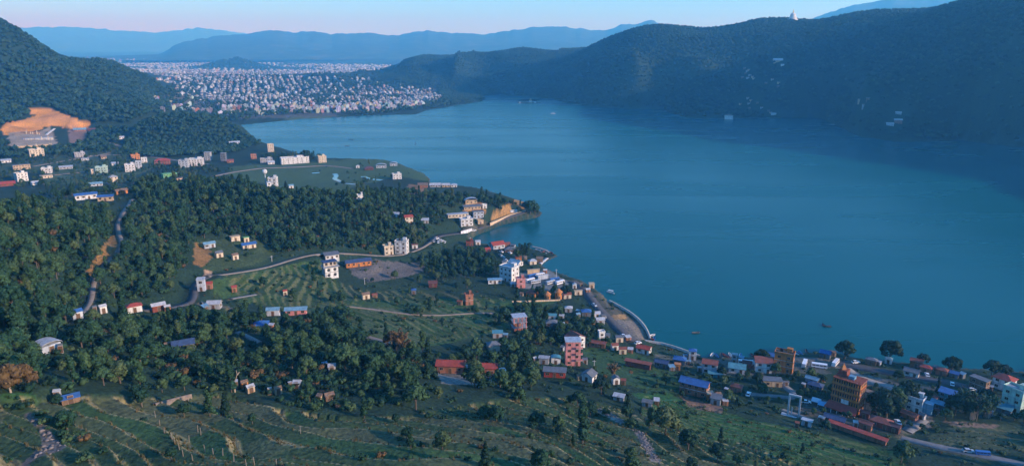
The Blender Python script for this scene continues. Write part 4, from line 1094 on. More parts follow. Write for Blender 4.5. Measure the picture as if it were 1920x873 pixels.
wall_strip('retaining_wall', 'tall tan retaining wall under the lake road at the headland', [(918,426),(935,419),(955,410),(985,402)], .6, 4.2, surf_mat('tan_stone', (.42, .30, .18), (.60, .45, .28), .5), z0=1.2)
wall_strip('retaining_wall', 'low white wall below the resort at the road bend', [(864,438),(885,432)], .3, 2.2, wall_mat('white'))
wall_strip('field_wall', 'low orange terrace bank wall below the round cottages', [(960,566),(1000,565),(1050,563)], .3, .8, wall_mat('tan'))
wall_strip('field_wall', 'broken stone wall crossing the foreground terraces', [(290,760),(310,754),(330,749),(358,742)], .35, .7, surf_mat('brown_stone', (.14, .11, .085), (.26, .20, .15), .8))

# ------------------------------------------------------------------ white concrete portal frame
x, y, z, az, mpp = anchor(1487, 779, 0)
r = empty('portal_frame', (x, y, z - .2), -az - .1); tag(r, 'tall bare concrete portal frame standing on the field edge', 'frame')
w = 19 * mpp / 2; h = 41 * mpp
for sx in (-1, 1):
    b = MB(); b.box(sx * w - .35, sx * w + .35, -.35, .35, -1, h, m_conc); b.build('post', r)
b = MB(); b.box(-w - .35, w + .35, -.4, .4, h, h + .7, m_conc); b.build('beam', r)
b = MB(); b.box(-.9, -.5, -.2, .2, -1, h * .42, m_conc); b.build('stub_post', r)
b = MB(); b.box(-w * 2.2, w * 1.6, -1.4, 1.2, -1.5, .25, m_conc); b.build('plinth', r)
protect((x, y, z), w * 2.4, h, 3)

# ------------------------------------------------------------------ poles and masts
m_pole, nt, bs = new_mat('pole_paint'); bs.inputs['Base Color'].default_value = (.5, .5, .5, 1)
def pole(label, u, v, hpx, name='utility_pole', cat='pole', rad=.16, arm=True):
    x, y, z, az, mpp = anchor(u, v); h = hpx * mpp
    r = empty(name, (x, y, z - .1), -az); tag(r, label, cat)
    b = MB(); b.tube([(0, 0, -.6), (0, 0, h)], [rad, rad * .6], m_pole, 6); b.build('shaft', r)
    if arm:
        b = MB(); b.box(-.9, .9, -.07, .07, h - .7, h - .55, m_pole); b.build('cross_arm', r)
    return r
pole('pale utility pole on the terraces below the gravel yard', 684, 533, 14)
pole('tall lamp mast in the lakeside bus park', 1043, 521, 18, 'lamp_mast', 'mast', .22)
pole('thin pole in the grass beside the pink tower', 1114, 687, 14)
pole('slim mast behind the solar panel house', 1729, 768, 24, 'mast', 'mast', .14, False)
pole('mast with dish on the white lookout house ridge', 680, 366, 12, 'mast', 'mast', .2)
pole('slim pole in the car park by the orange hut', 966, 487, 12)
pole('scaffold mast at the bay corner house', 882, 458, 14, 'mast', 'mast', .3)
pole('thin pole in the fields near the lower dirt road', 510, 490, 12)
# water tower
x, y, z, az, mpp = anchor(499, 352); r = empty('water_tower', (x, y, z), -az); tag(r, 'round white tank on a tall post beside the crest house', 'water tower')
b = MB(); b.tube([(0, 0, -1), (0, 0, 13)], [.5, .4], wall_mat('pale'), 8); b.build('post', r)
b = MB(); b.lathe([(.3, 13), (1.6, 13.4), (2.2, 14.6), (2.2, 15.6), (1.6, 16.8), (.3, 17.3)], wall_mat('white'), 12); b.build('tank', r)
# foreground fence posts
m_post, nt, bs = new_mat('fence_post'); bs.inputs['Base Color'].default_value = (.19, .165, .13, 1)
b = MB(); b.tube([(0, 0, -.4), (.02, .01, 1.0), (.05, 0, 2.0)], [.11, .10, .08], m_post, 6); ME_POST = b.mesh('fence_post')
for px, py in ((970,460),(1060,530),(1090,585),(1120,640),(1175,680),(1195,710),(1225,750),(1250,795),(1315,825),(1350,630),(1370,650),(1400,770),(1455,780),(1520,790),(1595,830),(1735,855),(2050,640),(1885,870),(1680,860),(1290,700)):
    u, v = px / 3.6375, 633 + py / 3.6375 + 3
    x, y, z = spot(u, v); o = link('fence_post', ME_POST); o.location = (x, y, z - .15); o.rotation_euler = (random.uniform(-.08, .08), random.uniform(-.08, .08), random.uniform(0, 6)); s = random.uniform(.8, 1.15); o.scale = (1, 1, s)
    tag(o, 'pale wooden fence post on the edge of a foreground terrace', 'post', 'fence posts along the foreground terraces')
    protect((x, y, z), .5, 2, .5)

# ------------------------------------------------------------------ vehicles
def paint(name, c, rough=.35):
    m, nt, bs = new_mat(name); bs.inputs['Base Color'].default_value = (*c, 1); bs.inputs['Roughness'].default_value = rough; return m
CARM = {'white': paint('car_white', (.75, .75, .75)), 'silver': paint('car_silver', (.42, .44, .46)), 'red': paint('car_red', (.40, .03, .03)), 'blue': paint('car_blue', (.03, .12, .36)), 'black': paint('car_black', (.02, .02, .02))}
m_tyre = paint('tyre', (.015, .015, .015), .8)
def extrude_profile(prof, y0, y1, mat, b, inset=0):
    n = len(prof)
    b.add([(p[0], y0 + inset, p[1]) for p in prof] + [(p[0], y1 - inset, p[1]) for p in prof], [tuple(range(n)), tuple(range(2 * n - 1, n - 1, -1))] + [(i, i + n, (i + 1) % n + n, (i + 1) % n) for i in range(n)], mat)
b = MB(); b.tube([(0, -.1, 0), (0, .1, 0)], [.33, .33], m_tyre, 10); ME_WHEEL = b.mesh('wheel')
CARME = {}
for c, m in CARM.items():
    b = MB(); extrude_profile([(-2.1, .35), (2.1, .35), (2.15, .7), (1.95, .88), (1.0, .98), (-1.95, 1.0), (-2.12, .75)], -.85, .85, m, b)
    extrude_profile([(-1.3, 1.44), (.25, 1.45), (.3, 1.52), (-1.3, 1.52)], -.66, .66, m, b); CARME[c] = b.mesh('body')
b = MB(); extrude_profile([(1.0, .98), (.28, 1.45), (-1.3, 1.44), (-1.9, 1.0)], -.74, .74, m_glass, b); ME_CABIN = b.mesh('cabin_glass')
BUSME = {}
for c, m in CARM.items():
    b = MB(); b.box(-4.6, 4.6, -1.2, 1.2, .45, 1.5, m); b.box(-4.6, 4.5, -1.15, 1.15, 2.35, 3.0, m)
    for xx in (-4.5, -2.3, -.1, 2.1, 4.2): b.box(xx - .1, xx + .1, -1.2, 1.2, 1.5, 2.35, m)
    BUSME[c] = b.mesh('body')
b = MB(); b.box(-4.4, 4.5, -1.1, 1.1, 1.5, 2.35, m_glass); ME_BUSGL = b.mesh('window_band')
def vehicle(label, u, v, rot, c='white', bus=False, group=None, k=None):
    x, y, z = spot(u, v); z = float(max(z, ground_z(x, y))) + .1
    d = np.hypot(ROAD_PX[:, 4] - x, ROAD_PX[:, 5] - y).min()
    if d < 5: z += .2
    r = empty('bus' if bus else 'car', (x, y, z), math.radians(rot)); tag(r, label, 'bus' if bus else 'car', group)
    if bus: r.scale = (k or .8,) * 3
    child('body', (BUSME if bus else CARME)[c], r, (0, 0, 0))
    child('window_band' if bus else 'cabin_glass', ME_BUSGL if bus else ME_CABIN, r, (0, 0, 0))
    lx, ly, s = (3.0, 1.1, 1.45) if bus else (1.3, .8, 1)
    for sx in (-1, 1):
        for sy in (-1, 1): child('wheel', ME_WHEEL, r, (sx * lx, sy * ly, .33 * s), (0, 0, 0), (s, 1, s))
    protect((x, y, z), 9 if bus else 4, 2.5 if bus else 1.5, 4)
vehicle('white minibus driving on the headland lake road', 963, 398, 25, 'white', True)
vehicle('white car on the lake road below the resort', 889, 433, 25)
for i, (u, v, c) in enumerate([(819,449,'white'),(824,451,'silver'),(829,453,'white'),(834,455,'white'),(822,455,'white'),(813,454,'silver')]):
    vehicle('%s car parked in the cluster at the road junction' % c, u, v, 60 + i * 9, c, False, 'cars parked at the junction')
for u, v, c in [(940,473,'white'),(938,479,'silver'),(943,483,'white'),(956,475,'white'),(948,489,'white'),(951,468,'silver')]:
    vehicle('%s car parked on the lane beside the bay boathouse' % c, u, v, 125, c, False, 'cars parked by the boathouse')
for i, (u, v) in enumerate([(994,528),(1004,531),(998,520),(1012,518),(1032,532),(1040,527),(1050,532)]):
    c = ('white', 'silver', 'blue')[i % 3]
    vehicle('%s bus parked in the lakeside bus park' % c, u, v, 25 if i % 2 else 40, c, True, 'buses in the bus park')
vehicle('silver car standing on the wide lake road', 1114, 574, -60, 'silver')
vehicle('white car parked near the end of the lake road', 1170, 632, -30)
vehicle('white van at the corner of the lake wall', 1196, 645, 30)
vehicle('white car turning beside the small dark red-roofed house', 1403, 741, 60)
vehicle('white car parked by the concrete portal frame', 1511, 755, -10)
for i, (u, v) in enumerate([(1398,683),(1508,685),(1536,689),(1566,684)]):
    vehicle('white bus parked along the village shore', u, v, (-14, 60, -20, 50)[i], 'white', True, 'white buses on the village shore')
vehicle('white car beside the thatched shore shelter', 1604, 681, 10)
vehicle('white van on the shore road near the round tree', 1785, 722, 60)
vehicle('white car on the shore road before the brown shop', 1822, 733, 20)
vehicle('white car stopped on the shore road by the small bright red roof', 1738, 704, 70)
vehicle('blue minibus on the lane at the bottom field', 1842, 853, -10, 'blue', True, None, .55)
vehicle('silver car behind the blue minibus on the field lane', 1815, 848, -10, 'silver')
vehicle('white car beside the trees at the restaurant lane', 1683, 793, 80)

# ------------------------------------------------------------------ tents, solar panels
m_tarp = paint('tarp_blue', (.16, .42, .62), .6)
for lab, u, v, c in (('pale blue ridge tent on the lawn left of the tall orange hotel', 1530, 757, 'white'), ('bright blue ridge tent beside the porch of the orange hotel', 1542, 764, 'blue')):
    x, y, z, az, mpp = anchor(u, v, 1); r = empty('tent', (x, y, z), -az - .2); tag(r, lab, 'tent')
    mm = m_tarp if c == 'blue' else paint('tarp_pale', (.5, .62, .70), .6)
    b = MB(); b.slabpoly([(-1.9, -1.6, 1.3), (1.9, -1.6, 1.3), (1.9, 0, 2.7), (-1.9, 0, 2.7)], .06, mm); b.slabpoly([(1.9, 1.6, 1.3), (-1.9, 1.6, 1.3), (-1.9, 0, 2.7), (1.9, 0, 2.7)], .06, mm); b.build('canopy', r)
    for sx in (-1.8, 1.8):
        for sy in (-1.5, 1.5):
            b = MB(); b.tube([(sx, sy, -.5), (sx, sy, 1.35)], [.05, .05], m_pole, 6); b.build('pole', r)
    protect((x, y, z), 4, 3, 3)

# ------------------------------------------------------------------ boats
m_boat = {'white': paint('boat_white', (.6, .6, .58), .5), 'dark': paint('boat_dark', (.05, .06, .07), .6), 'red': paint('boat_red', (.3, .06, .04), .5), 'blue': paint('boat_blue', (.05, .2, .4), .5)}
def boat(label, u, v, L, c, rot, canopy=False, group=None):
    x, y, z = at_z(u, v, 0); r = empty('boat', (x, y, 0), math.radians(rot)); tag(r, label, 'boat', group)
    b = MB(); st = [(-.5, .28), (-.35, .42), (0, .5), (.3, .4), (.5, .03)]; V = []
    for t, w in st:
        w *= L * .28; k = .55 + .25 * abs(t) * 2
        V += [(t * L, -w, k), (t * L, -w * .55, -.2), (t * L, w * .55, -.2), (t * L, w, k), (t * L, w * .8, k - .05), (t * L, w * .45, .05), (t * L, -w * .45, .05), (t * L, -w * .8, k - .05)]
    F = [(i * 8 + k, i * 8 + (k + 1) % 8, (i + 1) * 8 + (k + 1) % 8, (i + 1) * 8 + k) for i in range(4) for k in range(8)] + [tuple(range(8)), tuple(range(39, 31, -1))]
    b.add(V, F, m_boat[c]); b.build('hull', r)
    for t in (-.2, .15):
        b = MB(); b.box(t * L - .15, t * L + .15, -L * .12, L * .12, .32, .40, m_wood); b.build('seat', r)
    if canopy:
        b = MB(); b.box(-L * .3, L * .25, -L * .13, L * .13, 1.9, 2.0, m_boat['white']); b.build('canopy', r)
        for sx in (-.28, .23):
            for sy in (-.12, .12):
                b = MB(); b.tube([(sx * L, sy * L, .2), (sx * L, sy * L, 1.92)], [.04, .04], m_pole, 5); b.build('post', r)
boat('white boat with a canopy just off the lakeside walk', 1145, 549, 6.5, 'white', -40, True)
for k, (u, v, c) in enumerate([(1222,629,'white'),(1227,634,'blue'),(1220,635,'red')]): boat('%s rowing boat moored at the corner of the lake wall' % c, u, v, 5, c, 30 + 50 * k)
for k, (u, v) in enumerate([(1335,666),(1343,667),(1352,666),(1360,667),(1369,666),(1388,667),(1412,667),(1480,664),(1490,663),(1500,662),(1512,659)]):
    c = ('white', 'blue', 'dark', 'red')[k % 4]; boat('%s rowing boat moored along the village shore' % c, u, v, 5.5, c, 60 + (k * 37) % 60, False, 'rowing boats on the village shore')
for k, (u, v) in enumerate([(658,262),(651,274),(779,269)]): boat('tiny dark fishing boat far out in the upper lake', u, v, 9, 'dark', 40 * k, False, 'fishing boats far out')
boat('tiny white boat near the island in the far lake', 1037, 213, 14, 'white', 20, True)
for k, (u, v) in enumerate([(1305,624),(1545,610),(1550,612)]): boat('dark low rowing boat out on the lake off the village', u, v, 5, 'dark', 15 + 80 * k, False, 'dark rowing boats off the village')
for k, (u, v) in enumerate([(1018,473),(1024,477),(1034,474),(1008,469)]): boat('red and white rowing boat at the bay jetty', u, v, 5.5, ('red', 'white')[k % 2], 50 + 30 * k, False, 'boats at the bay jetty')
# jetty of the bay
w = [at_z(u, v, 0) for u, v in ((998,463),(1012,466),(1024,470),(1030,474))]
r = empty('jetty', (w[0][0], w[0][1], 0)); tag(r, 'narrow wooden jetty reaching from the bamboo headland', 'jetty')
p = polyline(w, 2.2); m_plank = surf_mat('grey_planks', (.22, .20, .18), (.38, .35, .31), .9)
for a, c in zip(p[:-1], p[1:]):
    b = MB(); dx, dy = c[0] - a[0], c[1] - a[1]; L = math.hypot(dx, dy); b.box(-L * .46, L * .46, -1.0, 1.0, .62, .72, m_plank)
    o = b.build('plank', r); o.location = ((a[0] + c[0]) / 2 - w[0][0], (a[1] + c[1]) / 2 - w[0][1], 0); o.rotation_euler.z = math.atan2(dy, dx)
for a in p[::3]:
    b = MB(); b.tube([(0, 0, -3), (0, 0, 1.3)], [.14, .12], m_wood, 6); o = b.build('pile', r); o.location = (a[0] - w[0][0], a[1] - w[0][1] + 1, 0)
# jetty kiosk steps on the village shore: white stair ramp on the bay headland
wall_strip('landing_ramp', 'pale concrete landing ramp at the bay headland', [(1012,495),(1018,489),(1026,484)], 1.2, .5, m_conc, cat='ramp', z0=.4)

# ------------------------------------------------------------------ stupa on the southern ridge
x, y, z = at_d(1486, 40, 2450); z = float(ground_z(x, y))
r = empty('stupa', (x, y, z - 1)); tag(r, 'white domed stupa with a golden spire on the ridge skyline', 'stupa')
b = MB(); b.lathe([(17, -8), (17, 6), (16.5, 6), (16.5, 7)], wall_mat('white'), 24); b.build('terrace', r)
b = MB(); b.lathe([(11.5, 7), (11.5, 13), (11, 13.5)], wall_mat('white'), 24); b.build('upper_terrace', r)
b = MB(); b.lathe([(8.5, 13.5), (8.8, 17), (8.0, 21), (5.8, 24), (2.5, 25.5)], wall_mat('white'), 24); b.build('dome', r)
b = MB(); b.lathe([(2.2, 25.5), (2.2, 28), (1.6, 28.2), (.2, 37)], paint('gilding', (.6, .38, .1), .4), 12); b.build('spire', r)

# ------------------------------------------------------------------ island temple
x, y, z = at_z(990, 193, 0)
V = []; n = 28
for k, (rr, zz) in enumerate(((1.08, -2), (1.0, .5), (.86, 1.6), (.4, 2.2))):
    for i in range(n):
        a = 2 * math.pi * i / n; q = 1 + .12 * math.sin(3 * a + 1) + .06 * math.sin(7 * a)
        V.append((36 * rr * q * math.cos(a), 22 * rr * q * math.sin(a), zz))
F = [(k * n + i, k * n + (i + 1) % n, (k + 1) * n + (i + 1) % n, (k + 1) * n + i) for k in range(3) for i in range(n)] + [tuple(3 * n + i for i in range(n))]
b = MB(); b.add(V, F, surf_mat('island_soil', (.08, .09, .05), (.22, .19, .13), .3)); o = b.build('island'); o.location = (x, y, 0); tag(o, 'small wooded temple island far out in the lake', kind='structure')
ISLE = (x, y)
r = empty('pagoda', (x + 8, y - 6, 1.8)); tag(r, 'small two-tiered pagoda on the lake island', 'temple')
b = MB(); b.box(-6, 6, -6, 6, -1, 1, wall_mat('cream')); b.build('plinth', r)
b = MB(); b.box(-3.5, 3.5, -3.5, 3.5, 1, 6, wall_mat('white')); b.box(-2, 2, -2, 2, 7.5, 9.5, wall_mat('brick')); b.build('wall', r)
for hw, z0, hh in ((5.8, 5.6, 2.6), (3.6, 9.2, 2.6)):
    b = MB(); b.add([(-hw, -hw, z0), (hw, -hw, z0), (hw, hw, z0), (-hw, hw, z0), (-hw * .3, -hw * .3, z0 + hh), (hw * .3, -hw * .3, z0 + hh), (hw * .3, hw * .3, z0 + hh), (-hw * .3, hw * .3, z0 + hh)], [(0, 1, 5, 4), (1, 2, 6, 5), (2, 3, 7, 6), (3, 0, 4, 7), (4, 5, 6, 7), (3, 2, 1, 0)], roof_mat('tan')); b.build('roof', r)
for lab, dx, dy, w in (('white landing pavilion at one end of the lake island', -26, -10, 6), ('white stall beside the island pagoda', 22, -10, 7)):
    r = empty('pavilion', (x + dx, y + dy, 1.2)); tag(r, lab, 'pavilion')
    b = MB(); b.box(-w / 2, w / 2, -2.5, 2.5, -1, 3, wall_mat('white')); b.build('wall', r); roof_part(r, 'hip', w, 5, 3, 'pale', 'white', .5)
# lodge on the far shore of the southern ridge
for lab, u, v, w, st, c, rc in (('white lakeside lodge with a brown base under the southern ridge', 1366, 224, 16, 3, 'white', 'brown'), ('small pale lodge at the water under the southern ridge', 1450, 216, 10, 1, 'white', 'pale'),
    ('brown two-storey lodge on the near spur of the southern ridge', 1683, 232, 15, 2, 'brick', 'tin'), ('pale shed below the brown lodge on the ridge spur', 1668, 236, 14, 1, 'pale', 'tin'), ('grey roof above the brown lodge on the ridge spur', 1684, 215, 11, 1, 'grey', 'tin'),
    ('long pale terrace house high on the southern slope', 1461, 116, 24, 1, 'tan', 'tin'), ('tiny white house below the long terrace house', 1467, 124, 6, 1, 'white', 'pale')):
    house(lab, u, v, w, st, 'gable' if st < 3 else 'hip', c, rc, 10, .6, 'house', 'house', win=0, found=6, clear=True)
for k, (u, v) in enumerate([(1396,130),(1401,135),(1404,133),(1398,139),(1406,143),(1411,146),(1392,147),(1402,148),(1413,149),(1436,158),(1448,151),(1460,157),(1459,164),(1402,186),(1408,190),(1420,195),(1404,196),(1388,197),(1405,205),(1428,204),(1612,190),(1627,188),(1620,200),(1445,213),(1441,210)]):
    house('tiny pale farmhouse in the hamlet on the southern slope', u, v, 5, 1, 'gable', ('brown', 'grey', 'tan')[k % 3], ('slate', 'brown', 'slate')[k % 3], 20 * (k % 3), .7, 'house', 'house', win=0, found=6, wm=6.5)['group'] = 'farmhouses on the southern slope'
# ------------------------------------------------------------------ the town
TOWN = [([(300,215),(292,190),(320,165),(420,140),(560,138),(700,150),(815,172),(826,185),(800,200),(700,209),(620,211),(520,214),(440,226),(400,215)], 1.0),
        ([(130,107),(330,111),(480,118),(600,120),(735,122),(722,142),(640,140),(500,140),(400,150),(340,160),(285,150),(240,130)], .9),
        ([(200,235),(225,205),(290,200),(300,215),(260,228)], .16)]
m_town, nt, bs = new_mat('town_walls')
oi = N(nt, 'ShaderNodeObjectInfo'); at_ = N(nt, 'ShaderNodeAttribute', attribute_name='tone')
nt.links.new(oi.outputs['Color'], bs.inputs['Base Color']); bs.inputs['Roughness'].default_value = .85
m_town2, nt, bs = new_mat('far_town_walls'); at_ = N(nt, 'ShaderNodeAttribute', attribute_name='tone'); nt.links.new(at_.outputs['Color'], bs.inputs['Base Color']); bs.inputs['Roughness'].default_value = .9
def town_mesh(k):
    r = random.Random(k); b = MB(); w = r.uniform(7.5, 11); d = r.uniform(8, 12); st = r.choice((2, 3, 3, 4, 4, 5)); sh = 3.1
    b.box(-w / 2, w / 2, -d / 2, d / 2, -3, st * sh, m_town)
    for s in range(1, st + 1): b.box(-w / 2 - .5, w / 2 + .5, -d / 2 - .8, d / 2 + .2, s * sh - .2, s * sh + .05, m_town)
    b.box(-w * .35, w * .1, -d * .1, d * .4, st * sh + .05, st * sh + 2.6, m_town)
    if r.random() < .5: b.lathe([(.8, st * sh + .05), (.8, st * sh + 1.7), (.3, st * sh + 2)], m_tank, 8, (w * .3, d * .2))
    for s in range(st):
        for i in range(3):
            xx = -w / 2 + (i + .5) * w / 3; b.box(xx - .75, xx + .75, -d / 2 - .05, -d / 2 + .1, s * sh + .8, s * sh + 2.4, m_glass)
        for sg in (-1, 1):
            for i in range(2):
                yy = -d / 2 + (i + .5) * d / 2; b.box(sg * w / 2 - .06, sg * w / 2 + .06, yy - .7, yy + .7, s * sh + .8, s * sh + 2.3, m_glass)
    return b.mesh('town_house'), w, d, st
TM = [town_mesh(k) for k in range(14)]
TONES = [('white', (.54, .56, .58)), ('cream', (.45, .43, .38)), ('pale blue', (.32, .40, .47)), ('grey', (.24, .25, .27)), ('pinkish', (.36, .27, .26)), ('orange', (.38, .22, .14)), ('pale yellow', (.50, .42, .25)), ('brick red', (.36, .17, .13)), ('light green', (.42, .55, .44))]
TP = [.28, .14, .20, .22, .04, .02, .04, .03, .03]
cand = []
rt = np.random.default_rng(11)
for d0, d1, stp in ((1500, 2700, 17), (2700, 5200, 27), (5200, 9500, 55), (9500, 16000, 105)):
    xs = np.arange(-d1 * .8, d1 * .1, stp); ys = np.arange(d0 * .7, d1, stp)
    xs = np.arange(-d1 * 1.1, d1 * .9, stp * .86); ys = np.arange(-d1 * .3, d1 * 1.3, stp * .86)
    X, Y = np.meshgrid(xs, ys); IX, IY = np.meshgrid(np.arange(len(xs)), np.arange(len(ys)))
    lot = ((IX + (IY // 7) * 3) % 11 != 0) & (IY % 7 != 0)          # streets between the blocks
    X = X + rt.uniform(-.24, .24, X.shape) * stp; Y = Y + rt.uniform(-.24, .24, Y.shape) * stp
    bend = .35 + .25 * fbm(X / 1500, Y / 1500, 209); X, Y = X * np.cos(.35) - Y * np.sin(.35) + bend * 60, X * np.sin(.35) + Y * np.cos(.35) + bend * 90
    X, Y = X[lot], Y[lot]
    Dm = np.hypot(X, Y); k = (Dm > d0) & (Dm < d1) & (np.abs(np.arctan2(X, Y)) < .8)
    X, Y = X[k], Y[k]; Zg = ground_z(X, Y); U, V, _ = project(X, Y, Zg)
    clump = fbm(X / (160 + stp * 4), Y / (160 + stp * 4), 201) + .6 * fbm(X / 900, Y / 600, 207)
    for poly, dens in TOWN:
        m = in_poly(U, V, poly) & (Zg > .8) & ((Zg < 45) | (Dm[k] > 4200)) & (rt.random(X.shape) < dens * np.clip(.72 + clump * 3.4, .05, 1))
        cand += [(float(a), float(b_), float(c), stp) for a, b_, c in zip(X[m], Y[m], Zg[m])]
sdc = signed_dist(np.array([c[0] for c in cand]), np.array([c[1] for c in cand]), LAKE)
cand = [c for c, s in zip(cand, sdc) if s > 14]
cand.sort(key=lambda c: math.hypot(c[0], c[1]))
TOWN_PTS = np.array([(c[0], c[1]) for c in cand])
grid_rot = .35
for x, y, z, stp in cand[:300]:
    k = rt.choice(len(TONES), p=TP); me, w, d, st = TM[rt.integers(len(TM))]
    o = link('town_house', me); o.location = (x, y, z); o.rotation_euler = (0, 0, grid_rot + rt.choice((0, 1, 2, 3)) * math.pi / 2 + rt.uniform(-.15, .15))
    s = rt.uniform(.7, 1.05) * (.75 if math.hypot(x, y) < 1750 else 1); o.scale = (s, s, s * rt.uniform(.7, .95)); t = TONES[k]; o.color = (*[q * rt.uniform(.65, .95) for q in t[1]], 1)
    u, v, _ = project(x, y, z)
    area = 'at the foot of the northern hill' if u < 300 else 'behind the wooded knoll' if u < 400 else 'at the mouth of town near the grassy shore' if u < 520 else 'on the lakefront of the town centre' if u < 660 else 'among the shore trees of the town' if u < 760 else 'at the far tip of the town'
    tag(o, '%s %s house %s' % (('', '', 'two-storey', 'three-storey', 'four-storey', 'five-storey')[st], t[0], area), 'house', 'town houses ' + area)
V = []; Q = []; T = []
def bx(x, y, z, w, d, h, a, tone):
    b0 = len(V); c, s = math.cos(a), math.sin(a)
    for zz in (-3, h):
        for px, py in ((-w, -d), (w, -d), (w, d), (-w, d)): V.append((x + px * c - py * s, y + px * s + py * c, z + zz)); T.append((*tone, 1))
    for f in ((4, 5, 6, 7), (0, 1, 5, 4), (1, 2, 6, 5), (2, 3, 7, 6), (3, 0, 4, 7)): Q.append([b0 + i for i in f])
for x, y, z, stp in cand[300:]:
    k = rt.choice(len(TONES), p=TP); t = [q * .78 for q in TONES[k][1]]; g = 1.0 if stp < 20 else 1.15 if stp < 40 else 1.5 if stp < 80 else 2.0
    w, d, h = rt.uniform(3.0, 5) * g, rt.uniform(3.2, 5.6) * g, rt.choice((5, 6, 7, 9, 9, 12)) * (1 if g < 1.4 else .9); a = grid_rot + rt.uniform(-.2, .2)
    bx(x, y, z, w, d, h, a, t)
    if g < 1.4:
        bx(x, y, z, w * .4, d * .4, h + 2.6, a, [q * .9 for q in t])
        for s in range(1, int(h // 3)): bx(x, y, z + s * 3 + 2.4, w * 1.015, d * 1.015, .9, a, (.08, .09, .11)) if rt.random() < .4 else None
me = mesh_np('distant_town', V, Q); a_ = me.color_attributes.new('tone', 'FLOAT_COLOR', 'POINT'); a_.data.foreach_set('color', np.array(T, np.float32).ravel())
tag(link('distant_town', me, m_town2), 'sprawl of pale houses filling the far plain', kind='stuff')
print('town', len(cand), len(Q))
# ------------------------------------------------------------------ foliage
def leaf_mat(name, stops, isl=.35):
    m, nt, bs = new_mat(name)
    oi = N(nt, 'ShaderNodeObjectInfo'); ge = N(nt, 'ShaderNodeNewGeometry')
    r1 = ramp(nt, stops); nt.links.new(oi.outputs['Random'], r1.inputs[0])
    r2 = ramp(nt, [(0, (1 - isl,) * 3), (1, (1 + isl, 1 + isl * .9, 1 + isl * .5))]); nt.links.new(ge.outputs['Random Per Island'], r2.inputs[0])
    nt.links.new(mixc(nt, r1.outputs[0], r2.outputs[0], 1.0, 'MULTIPLY'), bs.inputs['Base Color'])
    bs.inputs['Roughness'].default_value = .75; bs.inputs['Specular IOR Level'].default_value = .2
    return m
m_leaf = leaf_mat('leaves_green', [(0, (.011, .040, .024)), (.4, (.017, .054, .029)), (.70, (.030, .072, .033)), (.88, (.046, .088, .036)), (1, (.066, .094, .040))])
m_leaf_dark = leaf_mat('leaves_dark', [(0, (.007, .028, .018)), (1, (.014, .042, .024))])
m_leaf_far = leaf_mat('leaves_far', [(0, (.009, .036, .025)), (.5, (.016, .050, .031)), (1, (.034, .070, .038))], .3)
m_leaf_olive = leaf_mat('leaves_olive', [(0, (.030, .074, .034)), (1, (.054, .094, .040))])
m_leaf_rust = leaf_mat('leaves_rust', [(0, (.085, .058, .026)), (1, (.14, .082, .036))])
m_bark, nt, bs = new_mat('bark'); bs.inputs['Base Color'].default_value = (.10, .075, .055, 1); bs.inputs['Roughness'].default_value = .9
m_barkpale, nt, bs = new_mat('bark_pale'); bs.inputs['Base Color'].default_value = (.34, .27, .20, 1); bs.inputs['Roughness'].default_value = .9
bm = bmesh.new(); bmesh.ops.create_icosphere(bm, subdivisions=2, radius=1.0); ICO_V = np.array([v.co[:] for v in bm.verts]); ICO_F = np.array([[v.index for v in f.verts] for f in bm.faces]); bm.free()
bm = bmesh.new(); bmesh.ops.create_icosphere(bm, subdivisions=1, radius=1.0); ICS_V = np.array([v.co[:] for v in bm.verts]); ICS_F = np.array([[v.index for v in f.verts] for f in bm.faces]); bm.free()

def crown(clumps, leaves, leaf, seed, fine=True, core=.80):
    """clumps: (x,y,z,r) ; leaves per clump; leaf size"""
    g = np.random.default_rng(seed); V = []; T = []; Q = []; nv = 0
    bv, bf = (ICO_V, ICO_F) if fine else (ICS_V, ICS_F)
    for x, y, z, r in clumps:
        d = 1 + g.uniform(-.28, .28, len(bv)); p = bv * (r * core * d)[:, None]; p[:, 2] *= .85
        V.append(p + (x, y, z)); T.append(bf + nv); nv += len(bv)
        if leaves:
            n = g.normal(size=(leaves, 3)); n[:, 2] += .25; n /= np.linalg.norm(n, axis=1, keepdims=True)
            c = n * (r * g.uniform(.78, 1.12, leaves))[:, None]; c[:, 2] *= .88; c += (x, y, z)
            nn = n + g.normal(size=(leaves, 3)) * .55; nn /= np.linalg.norm(nn, axis=1, keepdims=True)
            a = np.cross(nn, g.normal(size=(leaves, 3))); a /= np.linalg.norm(a, axis=1, keepdims=True); b2 = np.cross(nn, a)
            s = leaf * g.uniform(.6, 1.35, leaves)[:, None]
            q = np.stack([c - a * s * .5, c + b2 * s * .32 - a * s * .05, c + a * s * .55, c - b2 * s * .32 + a * s * .05], 1).reshape(-1, 3)
            V.append(q); Q.append(np.arange(leaves * 4).reshape(-1, 4) + nv); nv += leaves * 4
    return np.concatenate(V), (np.concatenate(Q) if Q else None), np.concatenate(T)
